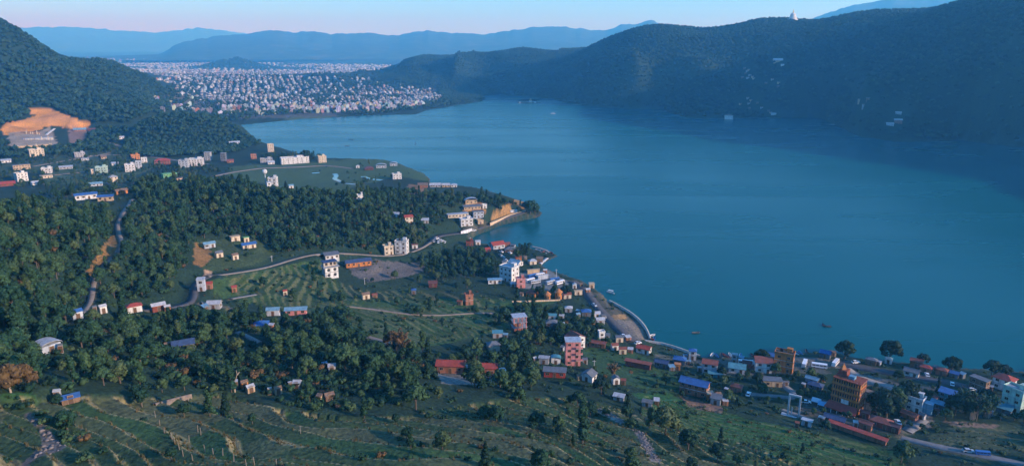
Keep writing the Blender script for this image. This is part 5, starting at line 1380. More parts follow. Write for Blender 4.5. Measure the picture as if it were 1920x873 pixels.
def clumps_for(kind, seed):
    g = random.Random(seed); out = []
    if kind == 'broad':
        R = g.uniform(3.6, 4.6); H = g.uniform(8.5, 11)
        for i in range(13):
            a = i * 2.4 + g.uniform(-.4, .4); f = (i + .5) / 13; rr = R * .72 * math.sqrt(f); zz = H * .80 - (H * .38) * f ** 1.4 + g.uniform(-.5, .5)
            out.append((rr * math.cos(a), rr * math.sin(a), zz, g.uniform(1.25, 2.0)))
    elif kind == 'tall':
        H = g.uniform(14, 17)
        for i in range(15):
            f = i / 14; a = g.uniform(0, 6.28); rr = g.uniform(.4, 1.9) * (1 - .5 * f); out.append((rr * math.cos(a), rr * math.sin(a), H * (.24 + .72 * f), g.uniform(1.2, 2.0) * (1.1 - .4 * f)))
    elif kind == 'conifer':
        H = g.uniform(14, 17)
        for i in range(17):
            f = i / 16; a = i * 2.4; rr = 2.6 * (1 - f) ** .8 * .6; out.append((rr * math.cos(a), rr * math.sin(a), H * (.14 + .82 * f), .5 + 1.7 * (1 - f) ** .9))
    elif kind == 'spread':
        R = 6.0; H = 12
        for i in range(20):
            a = i * 2.4 + g.uniform(-.4, .4); f = (i + .5) / 20; rr = R * .8 * math.sqrt(f); out.append((rr * math.cos(a), rr * math.sin(a), H * .84 - H * .34 * f ** 1.6 + g.uniform(-.7, .7), g.uniform(1.4, 2.3)))
    elif kind == 'lump':
        R = g.uniform(3.6, 4.6)
        for i in range(6):
            a = i * 2.4; f = (i + .3) / 6; rr = R * .62 * math.sqrt(f); out.append((rr * math.cos(a), rr * math.sin(a), 6.6 - 2.6 * f + g.uniform(-.4, .4), g.uniform(1.7, 2.4)))
    elif kind == 'bush':
        for i in range(3): a = i * 2.1 + g.uniform(0, 1); out.append((.55 * math.cos(a), .55 * math.sin(a), .5 + .3 * g.random(), g.uniform(.6, .95)))
    return out
def trunk_mb(clumps, seed, mat, r0=.34):
    g = random.Random(seed); b = MB(); top = max(c[2] for c in clumps) * .72
    b.tube([(0, 0, -1.2), (g.uniform(-.15, .15), 0, top * .5), (g.uniform(-.3, .3), g.uniform(-.3, .3), top)], [r0, r0 * .75, r0 * .35], mat, 6)
    for c in sorted(clumps, key=lambda c: -math.hypot(c[0], c[1]))[:4]:
        z0 = top * g.uniform(.42, .6); b.tube([(0, 0, z0), (c[0] * .5, c[1] * .5, z0 + (c[2] - z0) * .6), (c[0], c[1], c[2])], [r0 * .45, r0 * .3, r0 * .12], mat, 5)
    return b
def bamboo_mesh(seed, mat):
    g = random.Random(seed); b = MB(); V = []; Q = []
    for i in range(26):
        a = g.uniform(0, 6.28); h = g.uniform(9, 14); reach = g.uniform(1.5, 5.0); bx0, by0 = g.uniform(-1.2, 1.2), g.uniform(-1.2, 1.2)
        P = []
        for k in range(6):
            t = k / 5; P.append((bx0 + math.cos(a) * reach * t ** 2.2, by0 + math.sin(a) * reach * t ** 2.2, h * (t - .22 * t ** 4)))
        b.tube(P, [.09 * (1 - .8 * k / 5) for k in range(6)], m_barkpale, 4)
        for k in range(34):
            t = g.uniform(.3, 1) ** .8 * 5; i0 = min(4, int(t)); f = t - i0; p = [P[i0][c] + (P[i0 + 1][c] - P[i0][c]) * f for c in range(3)]
            aa = g.uniform(0, 6.28); L = g.uniform(.7, 1.5); dx, dy = math.cos(aa), math.sin(aa); b0 = len(V); w = .28; ox, oy = p[0] + dx * .5, p[1] + dy * .5
            V += [(p[0], p[1], p[2]), (ox - dy * w, oy + dx * w, p[2] + .05), (ox + dx * L * .5, oy + dy * L * .5, p[2] - L * .75), (ox + dy * w, oy - dx * w, p[2] - .1)]; Q.append((b0, b0 + 1, b0 + 2, b0 + 3))
    return b, V, Q
def me_from(vqt, name, mat):
    me = mesh_np(name, vqt[0], vqt[1], vqt[2]); me.materials.append(mat); return me
KINDS = {}
def make_kind(key, form, seeds, leaves, leaf, mat, bark=m_bark, r0=.34):
    KINDS[key] = []
    for s in seeds:
        cl = clumps_for(form, s); cm = me_from(crown(cl, leaves, leaf, s), 'crown', mat); tm = trunk_mb(cl, s, bark, r0).mesh('trunk')
        w = max(math.hypot(c[0], c[1]) + c[3] for c in cl); h = max(c[2] + c[3] for c in cl); KINDS[key].append((tm, cm, w, h))
make_kind('broad', 'broad', (1, 2, 3, 4), 75, .95, m_leaf)
make_kind('broadolive', 'broad', (5, 6), 75, .95, m_leaf_olive)
make_kind('tall', 'tall', (11, 12), 75, .9, m_leaf, r0=.3)
make_kind('conifer', 'conifer', (21,), 70, .85, m_leaf_dark)
make_kind('spread', 'spread', (31, 32), 80, 1.0, m_leaf_dark, r0=.5)
make_kind('rust', 'broad', (41,), 60, .9, m_leaf_rust, m_barkpale)
for key, seeds, mat in (('bamboo', (51, 52), m_leaf), ('bamboorust', (53,), m_leaf_rust)):
    KINDS[key] = []
    for s in seeds:
        b, V, Q = bamboo_mesh(s, mat); me = mesh_np('crown', V, Q); me.materials.append(mat); KINDS[key].append((b.mesh('trunk'), me, 5.5, 12))
# prototypes for masses: one mesh per tree, linked nowhere
def proto_coll(name, metas):
    c = bpy.data.collections.new(name)
    for k, me in enumerate(metas): o = bpy.data.objects.new('%s_%02d' % (name, k), me); c.objects.link(o)
    return c
def join_mesh(tm, cm, name):
    bm = bmesh.new(); bm.from_mesh(cm); n = len(bm.faces); bm.from_mesh(tm)
    bm.faces.ensure_lookup_table()
    for f in bm.faces[n:]: f.material_index = 1
    me = bpy.data.meshes.new(name); bm.to_mesh(me); bm.free(); me.materials.append(cm.materials[0]); me.materials.append(tm.materials[0]); return me
PR_NEAR = proto_coll('wood_tree', [join_mesh(t, c, 'wood_tree') for key in ('broad', 'tall', 'broadolive', 'conifer') for t, c, w, h in KINDS[key]])     # 4 + 2 + 2 + 1
PR_FAR = proto_coll('far_tree', [me_from(crown(clumps_for('lump', s), 16, 1.5, s, s % 2 == 0, .95), 'far_tree', m_leaf_far) for s in (61, 62, 63, 64, 65)])
PR_BUSH = proto_coll('shrub', [me_from(crown(clumps_for('bush', s), 22, .42, s, False, .75), 'shrub', m) for s, m in ((71, m_leaf), (72, m_leaf_dark), (73, m_leaf_olive), (74, m_leaf_rust), (75, m_leaf))])
def tuft(seed, mat):
    g = random.Random(seed); V = []; Q = []
    for i in range(22):
        a = g.uniform(0, 6.28); r0 = g.uniform(0, .5); x, y = r0 * math.cos(a * 3), r0 * math.sin(a * 3); h = g.uniform(.5, 1.1); w = .07; b0 = len(V); c, s = math.cos(a), math.sin(a); l = g.uniform(.1, .5)
        V += [(x - s * w, y + c * w, -.1), (x + s * w, y - c * w, -.1), (x + c * l + s * w * .5, y + s * l - c * w * .5, h), (x + c * l - s * w * .5, y + s * l + c * w * .5, h)]; Q.append((b0, b0 + 1, b0 + 2, b0 + 3))
    me = mesh_np('tuft', V, Q); me.materials.append(mat); return me
m_dry = leaf_mat('dry_grass', [(0, (.070, .072, .032)), (.5, (.10, .086, .042)), (1, (.135, .105, .052))]); m_gr = leaf_mat('green_grass', [(0, (.04, .075, .025)), (1, (.075, .10, .04))])
PR_TUFT = proto_coll('grass_tuft', [tuft(81, m_dry), tuft(82, m_dry), tuft(83, m_gr), tuft(84, m_gr)])

def scatter(name, label, coll, pts):
    """pts: x,y,z,scale,rot,index"""
    p = np.array(pts, np.float32)
    me = bpy.data.meshes.new(name); me.vertices.add(len(p)); me.vertices.foreach_set('co', p[:, :3].ravel())
    for nm, c, ty in (('sz', 3, 'FLOAT'), ('rz', 4, 'FLOAT')):
        a = me.attributes.new(nm, ty, 'POINT'); a.data.foreach_set('value', p[:, c].copy())
    a = me.attributes.new('ix', 'INT', 'POINT'); a.data.foreach_set('value', p[:, 5].astype(np.int32).copy())
    o = link(name, me); tag(o, label, kind='stuff')
    ng = bpy.data.node_groups.new(name, 'GeometryNodeTree'); ng.interface.new_socket('Geometry', in_out='INPUT', socket_type='NodeSocketGeometry'); ng.interface.new_socket('Geometry', in_out='OUTPUT', socket_type='NodeSocketGeometry')
    gi = ng.nodes.new('NodeGroupInput'); go = ng.nodes.new('NodeGroupOutput'); io = ng.nodes.new('GeometryNodeInstanceOnPoints'); ci = ng.nodes.new('GeometryNodeCollectionInfo')
    ci.inputs['Collection'].default_value = coll; ci.inputs['Separate Children'].default_value = True; ci.inputs['Reset Children'].default_value = True
    io.inputs['Pick Instance'].default_value = True
    def att(nm, ty):
        n_ = ng.nodes.new('GeometryNodeInputNamedAttribute'); n_.data_type = ty; n_.inputs['Name'].default_value = nm; return n_.outputs[0]
    cx = ng.nodes.new('ShaderNodeCombineXYZ'); ng.links.new(att('rz', 'FLOAT'), cx.inputs[2])
    er = ng.nodes.new('FunctionNodeEulerToRotation'); ng.links.new(cx.outputs[0], er.inputs[0])
    ng.links.new(gi.outputs[0], io.inputs['Points']); ng.links.new(ci.outputs[0], io.inputs['Instance']); ng.links.new(att('ix', 'INT'), io.inputs['Instance Index'])
    ng.links.new(er.outputs[0], io.inputs['Rotation']); ng.links.new(att('sz', 'FLOAT'), io.inputs['Scale']); ng.links.new(io.outputs[0], go.inputs[0])
    md = o.modifiers.new('instances', 'NODES'); md.node_group = ng
    return o

PR = np.array(PROTECT); 
def blocked(x, y, z, w, h, rnd, soft=.28):
    """does a plant here stand in or hide a building, or stand on / hide a road"""
    d = math.hypot(x, y); u, v, dep = project(x, y, z); s = FPX / dep
    u0, u1, v0, v1 = u - w * s * .8, u + w * s * .8, v - h * s * .95, v
    if (np.hypot(PR[:, 5] - x, PR[:, 6] - y) < PR[:, 7] + w * .5).any(): return True
    k = (PR[:, 4] > d - 3)
    ox = np.minimum(PR[:, 2], u1) - np.maximum(PR[:, 0], u0); oy = np.minimum(PR[:, 3] - (PR[:, 3] - PR[:, 1]) * .22, v1) - np.maximum(PR[:, 1], v0)
    if (k & (ox > (PR[:, 2] - PR[:, 0]) * soft) & (oy > (PR[:, 3] - PR[:, 1]) * soft)).any(): return True
    if (np.hypot(ROAD_PX[:, 4] - x, ROAD_PX[:, 5] - y) < ROAD_PX[:, 6] + w * .75).any(): return True
    hid = (ROAD_PX[:, 2] > d) & (ROAD_PX[:, 0] > u0) & (ROAD_PX[:, 0] < u1) & (ROAD_PX[:, 1] > v0 + 1) & (ROAD_PX[:, 1] < v1)
    if hid.any() and rnd.random() < .88: return True
    return False

# ------------------------------------------------------------------ where things grow
WOODS = [ # outline of the rooting ground in photo pixels, share, name of the place
 ([(-150,395),(60,388),(130,392),(195,388),(215,405),(205,440),(195,470),(165,515),(163,560),(135,600),(100,640),(60,690),(-150,720)], 1.0, 'in the thick wood beside the winding dirt road', 'A'),
 ([(240,392),(262,352),(330,342),(420,345),(520,362),(640,368),(720,358),(800,366),(900,372),(960,382),(1018,398),(1003,408),(985,394),(930,395),(915,385),(868,380),(840,400),(820,432),(780,462),(700,470),(600,468),(520,475),(480,448),(420,440),(360,455),(350,510),(340,540),(300,560),(230,565),(190,570),(185,510),(235,470),(240,440),(230,410)], .80, 'in the wood covering the lake spur', 'B'),
 ([(140,605),(260,595),(420,592),(560,602),(640,575),(690,620),(760,655),(820,665),(830,690),(800,720),(830,745),(700,770),(560,765),(480,735),(300,735),(120,735),(-100,740),(-100,690),(100,650)], .62, 'in the shaded belt of trees above the foreground terraces', 'C'),
 ([(880,650),(980,640),(1010,690),(1000,720),(960,735),(880,725),(830,700)], .55, 'in the grove between the red halls and the pink tower', 'D'),
 ([(930,580),(1000,570),(1060,590),(1130,612),(1145,650),(1060,650),(960,642),(925,610)], .8, 'in the grove beside the lake road', 'E'),
 ([(790,480),(880,465),(920,482),(940,508),(900,522),(820,528),(785,505)], .85, 'in the grove behind the bay', 'F'),
 ([(985,545),(1060,535),(1075,552),(1000,556)], .6, 'in the grove behind the round orange cottages', 'G'),
 ([(1200,690),(1300,700),(1500,700),(1600,735),(1720,720),(1930,745),(1930,800),(1720,820),(1560,790),(1400,770),(1240,740)], .30, 'among the houses of the lakeside village', 'H'),
 ([(860,750),(1000,745),(1180,750),(1260,790),(1440,830),(1560,870),(1560,900),(840,900)], .10, 'on the dry foreground slope', 'I'),
 ([(100,745),(420,738),(560,770),(800,790),(860,870),(0,890),(0,760)], .05, 'standing on the foreground terraces', 'J'),
 ([(0,345),(0,268),(120,275),(250,265),(250,300),(330,300),(440,320),(300,340),(230,360),(100,372)], .22, 'scattered between the upper valley houses', 'K'),
 ([(420,520),(600,490),(1000,560),(960,620),(700,640),(480,600)], .07, 'dotted over the middle terraces', 'L'),
 ([(560,312),(700,306),(790,325),(800,340),(720,345),(620,350)], .03, 'on the flat delta', 'M'),
 ([(1590,700),(1700,700),(1790,725),(1930,735),(1930,790),(1800,790),(1700,760),(1600,735)], .25, 'behind the shore road of the village', 'N'),
 ([(480,262),(520,270),(600,290),(600,300),(500,300),(470,280)], .35, 'along the delta shore by the white hotel', 'O'),
]
rt = np.random.default_rng(23); rnd = random.Random(23)
stp = 4.9
X, Y = np.meshgrid(np.arange(-760, 560, stp), np.arange(80, 1080, stp))
X = (X + rt.uniform(-.45, .45, X.shape) * stp).ravel(); Y = (Y + rt.uniform(-.45, .45, Y.shape) * stp).ravel()
k = (np.hypot(X, Y) > 100) & (np.abs(np.arctan2(X, Y)) < 46 * D2R); X, Y = X[k], Y[k]
Zg = ground_z(X, Y); SDn = signed_dist(X, Y, LAKE); U, V, DE = project(X, Y, Zg)
zone = np.full(X.shape, -1)
for i, (poly, dens, nm, key) in enumerate(WOODS):
    cl = fbm(X / 34, Y / 34, 301 + i) if dens < .9 else fbm(X / 50, Y / 50, 301)
    pr_ = np.clip(dens * (1 + (1.9 if dens > .75 else 3.0) * cl), 0, 1) if dens < .9 else np.clip(dens * (1 + .6 * cl), 0, 1)
    m = in_poly(U, V, poly) & (zone < 0) & (rt.random(X.shape) < pr_); zone[m] = i
side = (zone < 0) & ((U < -40) | (U > 1960)) & (rt.random(X.shape) < .35) & (SDn > 4); zone[side] = 2
trees = []    # x,y,z,kind,scale,zone
for i in np.where((zone >= 0) & (SDn > 3))[0]:
    zk = WOODS[zone[i]][3]; q = rnd.random()
    kind = 'broad' if q < .68 else 'broadolive' if q < (.84 if zk in 'AD' else .76) else 'tall' if q < .97 else 'conifer'
    if zk in 'H' and q > .8: kind = 'broad'
    s = (.30 + .55 * rnd.random() ** 1.4) * (1.0 if zk in 'ABCDEF' else .8)
    _, _, w, h = KINDS[kind][0]
    if zone[i] != 2 or -40 <= U[i] <= 1960:
        if blocked(X[i], Y[i], Zg[i], w * s, h * s, rnd): continue
    trees.append((X[i], Y[i], Zg[i], kind, s, zone[i]))
# trees one can pick out, placed singly: label, u, v of the foot, height px, kind
SINGLE = [
 ('big round tree at the shore between the boat sheds of the village',1583,674,38,'spread'),('tall two-lobed tree at the village shore',1667,678,42,'spread'),('low round tree at the shore beside the red-roofed house',1730,685,24,'spread'),
 ('wide dark tree at the shore beside the pinkish red roof',1783,700,34,'spread'),('broad dark tree at the shore behind the brown shop',1858,706,32,'spread'),('second broad tree beside the brown shop at the shore',1880,708,28,'spread'),
 ('round dark tree beside the bright blue boathouse',1427,682,30,'spread'),('big leafy tree beside the tall orange hotel',1662,782,56,'spread'),('second big tree behind the solar panel house lane',1700,760,46,'spread'),
 ('huge drooping bamboo clump by the shore road houses',1825,786,66,'bamboo'),('bamboo clump on the bay headland',985,486,36,'bamboo'),('smaller bamboo clump beside the bay restaurant',972,488,30,'bamboo'),('rust-coloured bamboo clump on the middle terraces edge',750,662,50,'bamboorust'),
 ('brown feathery bamboo beside the white gabled house',1150,708,34,'bamboorust'),('tall crooked tree alone on the dry slope',1092,830,88,'tall'),('dark leafy tree on the green field slope',1247,815,64,'broad'),('dark columnar tree at the bottom of the dry slope',910,872,52,'conifer'),
 ('tall dark conifer between the red hall and the pink tower',985,718,74,'conifer'),('round yellow-green tree at the wood edge above the terraces',780,768,58,'broadolive'),('slim tree rising beside the yellow-green tree',763,735,62,'tall'),('bright green tree in front of the small red hall',938,728,42,'broadolive'),('olive tree next to the bright green tree',996,728,48,'broadolive'),
 ('round dark tree below the long grey roof',1127,738,34,'spread'),('pale-leaved tree high in the shaded wood',648,700,66,'broadolive'),('bright bushy tree in front of the terraces stone wall',265,760,38,'broad'),('pale-leaved tree by the terraces edge',195,722,42,'broadolive'),
 ('small round tree in the gravel yard',740,523,20,'broad'),('big tree beside the long white lakeside hotel',573,303,22,'spread'),('tree beside the crest house on the delta edge',560,303,14,'spread'),('round bush tree on the foreground terraces',322,862,30,'broad'),
 ('yellow shrub tree on the green slope below the village',1248,722,24,'broadolive'),('bushy tree below the blue-roofed house',1365,756,30,'broadolive'),('lone tree at the edge of the green fields',1345,866,40,'broad'),('leafy tree at the lane corner of the bottom field',1690,866,48,'broadolive'),('second leafy tree on the green field slope',1290,842,52,'broad'),
 ('brownish tree at the far edge of the forest slope',20,735,60,'rust'),('second brownish tree at the foot of the forest slope',48,728,52,'rust'),('green tree in front of the brownish forest trees',30,700,54,'broad'),('red-leaved tree by the rust bamboo',735,650,34,'rust'),('tree beside the white shore kiosk and walk',1060,556,22,'spread'),('second tree beside the round orange cottages',1010,556,20,'spread'),
 ('leafy tree against the side annex of the tall orange hotel',1642,772,40,'spread'),('dark tree on the lane behind the tall orange hotel',1682,764,44,'broad'),('rounded tree between the solar panel house and the bamboo',1790,778,40,'spread'),('second drooping bamboo clump by the shore road houses',1805,772,50,'bamboo'),('third drooping bamboo clump below the shore road',1850,782,52,'bamboo'),('small tree over the brown bank of the bottom field',1772,788,26,'broad'),('dark tree on the shore road bend',1845,760,34,'spread'),
 ('small tree before the navy-roofed dining hall',1548,806,24,'broad'),('low tree beside the concrete portal frame',1455,776,22,'broad'),('tree at the back of the sunlit tan house',1420,718,20,'spread'),('dark tree between the red-roofed white house and steel blue roof',1352,704,18,'spread'),('round tree behind the dull red shed',1100,650,24,'broad'),
 ('tall thin tree in the shaded wood',452,690,44,'tall'),('second tall thin tree in the shaded wood',548,690,66,'tall'),('bright tree below the shaded wood',575,705,44,'broadolive'),
 ('tree growing at the lake end of the headland',1003,404,24,'broad'),('tree behind the headland road bend',985,395,22,'broad'),('tall tree at the tip of the headland',995,402,28,'broad'),
]
singles = []
for lab, u, v, hp, kind in SINGLE:
    x, y, z = spot(u, v); dep = project(x, y, z)[2]; tm, cm, w, h = KINDS[kind][0]
    singles.append((x, y, z, kind, hp * dep / FPX / h, lab))
SX = np.array([(s[0], s[1]) for s in singles])
for dx, dy, s in ((-20, 2, .8), (-12, -4, .9), (-4, 6, 1.0), (2, 2, .9), (14, 5, 1.0), (20, 0, .8), (26, 6, .7), (-28, 4, .6), (8, 9, 1.0)):
    singles.append((ISLE[0] + dx, ISLE[1] + dy, 1.6, 'spread', s, 'dark tree crowding the temple island'))
def place_tree(x, y, z, kind, s, rz, label, group=None):
    tm, cm, w, h = KINDS[kind][rnd.randrange(len(KINDS[kind]))]
    nm = 'bamboo' if 'bamboo' in kind else 'tree'
    r = empty(nm, (x, y, z - .15), rz); r.scale = (s, s, s); tag(r, label, nm, group)
    a = link('trunk', tm, None, r); c = link('crown', cm, None, r)
for x, y, z, kind, s, lab in singles:
    place_tree(x, y, z, kind, s, rnd.uniform(0, 6.28), lab, 'trees on the temple island' if 'island' in lab else None)
trees = [t for t in trees if (np.hypot(SX[:, 0] - t[0], SX[:, 1] - t[1]) > 4).all()]
def px_size(t):
    u, v, dep = project(t[0], t[1], t[2])
    return KINDS[t[3]][0][2] * KINDS[t[3]][0][3] * t[4] ** 2 / dep ** 2 if (0 < u < 1920 and v - KINDS[t[3]][0][3] * t[4] * .6 * FPX / dep < 865) else 0
trees.sort(key=px_size, reverse=True)
NAMEK = {'broad': 'leafy green tree', 'broadolive': 'olive-green tree', 'tall': 'tall narrow tree', 'conifer': 'dark conical tree'}
n_ind = 300 - len(singles)
MARKS = [(92,664,'silver domed tin roof'),(345,657,'dark blue barn'),(491,618,'vivid blue hut roof'),(556,591,'long light blue tin roof'),(253,586,'wide rusty red roof'),(146,600,'blue tarpaulin shed'),(172,535,'lower dirt road bend'),(228,460,'upper dirt road bend'),
 (846,700,'long red hall'),(925,660,'cream hip-roofed house'),(750,650,'rust-coloured bamboo'),(134,757,'blue-roofed terrace hut'),(459,728,'rusty orange hut'),(558,728,'small slate-roofed hut'),(618,752,'ruined stone hut'),(1073,686,'pink tower house'),(973,626,'unfinished brick house'),
 (1586,779,'tall orange hotel'),(1301,742,'bright blue-roofed house'),(1713,772,'solar panel house'),(180,375,'blue-roofed school'),(298,584,'grey tin-roofed house'),(403,580,'pair of grey tin roofs'),(1190,806,'stony slope path'),(1487,779,'concrete portal frame'),(80,820,'stone heap on the terraces'),(320,800,'fence posts of the terraces'),(1034,614,'dark tin-roofed house'),(1390,850,'green bottom fields'),(1840,853,'blue minibus'),
 (20,735,'brownish forest-foot trees'),(40,480,'mid forest slope'),(60,560,'lower forest slope'),(110,430,'upper forest slope'),(648,690,'tall pale-leaved tree'),(700,740,'wooded terrace edge'),(210,690,'lower pale-leaved tree')]
def where(t):
    u, v, dep = project(t[0], t[1], t[2]); k = min(MARKS, key=lambda m_: math.hypot(m_[0] - u, (m_[1] - v) * 1.5))
    du, dv = u - k[0], (v - k[1]) * 1.5; d = math.hypot(du, dv)
    rel = ('to the right of' if du > 0 else 'to the left of') if abs(du) > abs(dv) else ('below' if dv > 0 else 'above')
    return ('just ' if d < 32 else 'some way ' if d > 75 else '') + rel + ' the ' + k[2], k[2]
for t in trees[:n_ind]:
    place_tree(t[0], t[1], t[2], t[3], t[4], rnd.uniform(0, 6.28), ('large ' if t[4] > .74 else 'small ' if t[4] < .55 else '') + '%s %s' % (NAMEK[t[3]], where(t)[0]), 'trees around the ' + where(t)[1])
OFF = {'broad': (0, 4), 'tall': (4, 2), 'broadolive': (6, 2), 'conifer': (8, 1)}
pts = []
for t in trees[n_ind:]:
    o, n_ = OFF[t[3]]; pts.append((t[0], t[1], t[2] - .15, t[4], rnd.uniform(0, 6.28), o + rnd.randrange(n_)))
scatter('forest', 'dense wood of leafy trees over the near slopes', PR_NEAR, pts)
print('near trees', len(trees))

# ---- far woods: knoll, northern hill, southern ridge, town gardens
FAR = [([(225,292),(243,258),(270,222),(330,212),(395,214),(440,240),(490,270),(440,288),(300,296)], 1.0, 900, 1500, 7.0, 'knoll'),
       ([(-260,-60),(0,30),(60,70),(115,104),(200,114),(285,148),(310,170),(300,195),(280,215),(240,232),(178,232),(150,224),(120,212),(90,200),(60,200),(50,208),(60,216),(10,236),(-260,250)], .97, 1250, 2600, 9.0, 'northern'),
       ([(0,262),(15,272),(100,280),(160,270),(170,245),(235,235),(240,262),(200,290),(60,292),(0,300)], .5, 900, 1700, 8.0, 'valley')]
fp = []
for poly, dens, d0, d1, st_, nm in FAR:
    a0, a1 = (-50, -20)
    X, Y = np.meshgrid(np.arange(-d1, 0, st_), np.arange(d0 * .6, d1, st_)); X = (X + rt.uniform(-.4, .4, X.shape) * st_).ravel(); Y = (Y + rt.uniform(-.4, .4, Y.shape) * st_).ravel()
    Dm = np.hypot(X, Y); k = (Dm > d0) & (Dm < d1); X, Y = X[k], Y[k]; Zg = ground_z(X, Y); U, V, _ = project(X, Y, Zg)
    m = in_poly(U, V, poly) & (rt.random(X.shape) < dens) & (signed_dist(X, Y, LAKE) > 3)
    for x, y, z in zip(X[m], Y[m], Zg[m]):
        if nm == 'valley' and blocked(x, y, z, 4, 8, rnd): continue
        fp.append((x, y, z - .5, rt.uniform(.75, 1.35) * st_ / 8.5, rt.uniform(0, 6.28), rt.integers(5)))
st_ = 9.3
X, Y = np.meshgrid(np.arange(-1100, 2700, st_), np.arange(700, 4300, st_)); X = (X + rt.uniform(-.42, .42, X.shape) * st_).ravel(); Y = (Y + rt.uniform(-.42, .42, Y.shape) * st_).ravel()
Zg = ground_z(X, Y); U, V, _ = project(X, Y, Zg); S2 = signed_dist(X, Y, LAKE)
RIDGE = [(690,150),(735,135),(760,112),(830,98),(950,88),(1040,98),(1100,80),(1210,44),(1340,54),(1480,28),(1650,12),(1800,0),(1900,-30),(2150,-90),(2500,-90),(2500,330),(1900,280),(1560,240),(1250,215),(1000,190),(905,186),(830,195),(820,165),(740,152)]
m = in_poly(U, V, RIDGE) & (S2 > 3) & (Zg > .5) & (np.hypot(X, Y) < 4300) & (rt.random(X.shape) < np.clip(.95 + .8 * fbm(X / 80, Y / 80, 401), .2, 1))
# only the slopes turned to the lake are in sight
gx = (ground_z(X + 8, Y) - ground_z(X - 8, Y)) / 16; gy = (ground_z(X, Y + 8) - ground_z(X, Y - 8)) / 16
sl = (CAM_H - Zg) / np.hypot(X, Y); m &= ((gx * X + gy * Y) / np.hypot(X, Y) > -sl - .12)
PF = PR[PR[:, 4] > 1200]
for x, y, z in zip(X[m], Y[m], Zg[m]):
    if (np.hypot(PF[:, 5] - x, PF[:, 6] - y) < 15).any(): continue
    fp.append((x, y, z - .6, rt.uniform(.75, 1.3), rt.uniform(0, 6.28), rt.integers(5)))
# gardens and parks in the town
st_ = 15
X, Y = np.meshgrid(np.arange(-2400, 200, st_), np.arange(1300, 4200, st_)); X = (X + rt.uniform(-.45, .45, X.shape) * st_).ravel(); Y = (Y + rt.uniform(-.45, .45, Y.shape) * st_).ravel()
Zg = ground_z(X, Y); U, V, _ = project(X, Y, Zg); cl = fbm(X / 224, Y / 224, 201)
park = in_poly(U, V, [(620,140),(720,145),(760,165),(640,160)]) | in_poly(U, V, [(290,180),(330,160),(420,150),(400,165),(330,185)]) | in_poly(U, V, [(640,214),(700,206),(830,188),(905,180),(905,192),(790,213),(680,217)]) | in_poly(U, V, [(500,205),(545,205),(545,217),(500,218)]) | in_poly(U, V, [(390,205),(440,215),(440,228),(400,222)])
m = (in_poly(U, V, [(290,215),(292,185),(330,150),(460,130),(720,132),(830,172),(905,182),(905,192),(700,216),(520,216),(440,230)]) & (rt.random(X.shape) < np.where(park, .9, np.clip(.45 - 1.8 * cl, .08, .95)))) & (signed_dist(X, Y, LAKE) > 5)
for x, y, z in zip(X[m], Y[m], Zg[m]):
    if np.hypot(TOWN_PTS[:300, 0] - x, TOWN_PTS[:300, 1] - y).min() < 8: continue
    fp.append((x, y, z - .5, rt.uniform(.7, 1.4), rt.uniform(0, 6.28), rt.integers(5)))
X = FHX + rt.normal(size=900) * 170; Y = FHY + rt.normal(size=900) * 200
for x, y, z in zip(X, Y, ground_z(X, Y)): fp.append((x, y, z - 1, rt.uniform(1.2, 2.2), 0, rt.integers(5)))
scatter('far_forest', 'far woods covering the hills round the lake', PR_FAR, fp)
print('far trees', len(fp))

# ---- undergrowth
st_ = 2.6
X, Y = np.meshgrid(np.arange(-330, 330, st_), np.arange(90, 620, st_)); X = (X + rt.uniform(-.5, .5, X.shape) * st_).ravel(); Y = (Y + rt.uniform(-.5, .5, Y.shape) * st_).ravel()
Zg = ground_z(X, Y); U, V, DE = project(X, Y, Zg); S2 = signed_dist(X, Y, LAKE)
k = (U > -60) & (U < 1980) & (V < 900) & (S2 > 1.5); X, Y, Zg, U, V, DE = X[k], Y[k], Zg[k], U[k], V[k], DE[k]
A_ = np.arctan2(X, Y); ii = np.clip(np.searchsorted(AZ, A_), 0, nA - 1); jj = np.clip(np.searchsorted(DD, np.hypot(X, Y)), 0, nD - 1)
tm_, ri_, rn_ = terr_m[jj, ii], riser[jj, ii], road_near[jj, ii]; cc = col[jj, ii]; barem = cc[:, 0] > .13
wood = in_poly(U, V, WOODS[0][0]) | in_poly(U, V, WOODS[1][0]) | in_poly(U, V, WOODS[2][0]) | in_poly(U, V, WOODS[3][0]) | in_poly(U, V, WOODS[4][0])
lush = in_poly(U, V, [(0,735),(60,730),(115,785),(195,850),(150,873),(100,812),(40,772),(0,765)])
dry = in_poly(U, V, [(860,750),(1000,745),(1180,755),(1260,800),(1440,840),(1560,900),(700,900),(700,820)])
n_ = fbm(X / 16, Y / 16, 501)
pb = np.where(wood, .42, .06) * np.clip(1 + 2.6 * n_, .05, 2.2)
pb = np.where((tm_ == 1) | (tm_ == 6), .010 + .22 * ri_ * np.clip(.3 + 3.4 * n_, 0, 1.5), pb); pb = np.where(dry, pb + .05 * np.clip(1 + 3 * n_, 0, 2), pb); pb = np.where((tm_ > 1) & (tm_ < 6), .03 + .20 * ri_, pb)
vil = in_poly(U, V, [(1180,660),(1310,672),(1930,700),(1930,860),(1690,850),(1480,790),(1240,750),(1000,720),(930,650),(1000,590),(1100,580)])
pb = np.where(vil & (tm_ == 0), pb + .16 * np.clip(1 + 3 * n_, 0, 2), pb)
pb = np.where(lush, .75, pb)
pb = np.where(barem & (tm_ == 0), pb * .12, pb); pb = np.where(rn_ < 1.5, 0, pb)
m = rt.random(X.shape) < pb
bp_ = []; ok = PR[PR[:, 4] < 700]
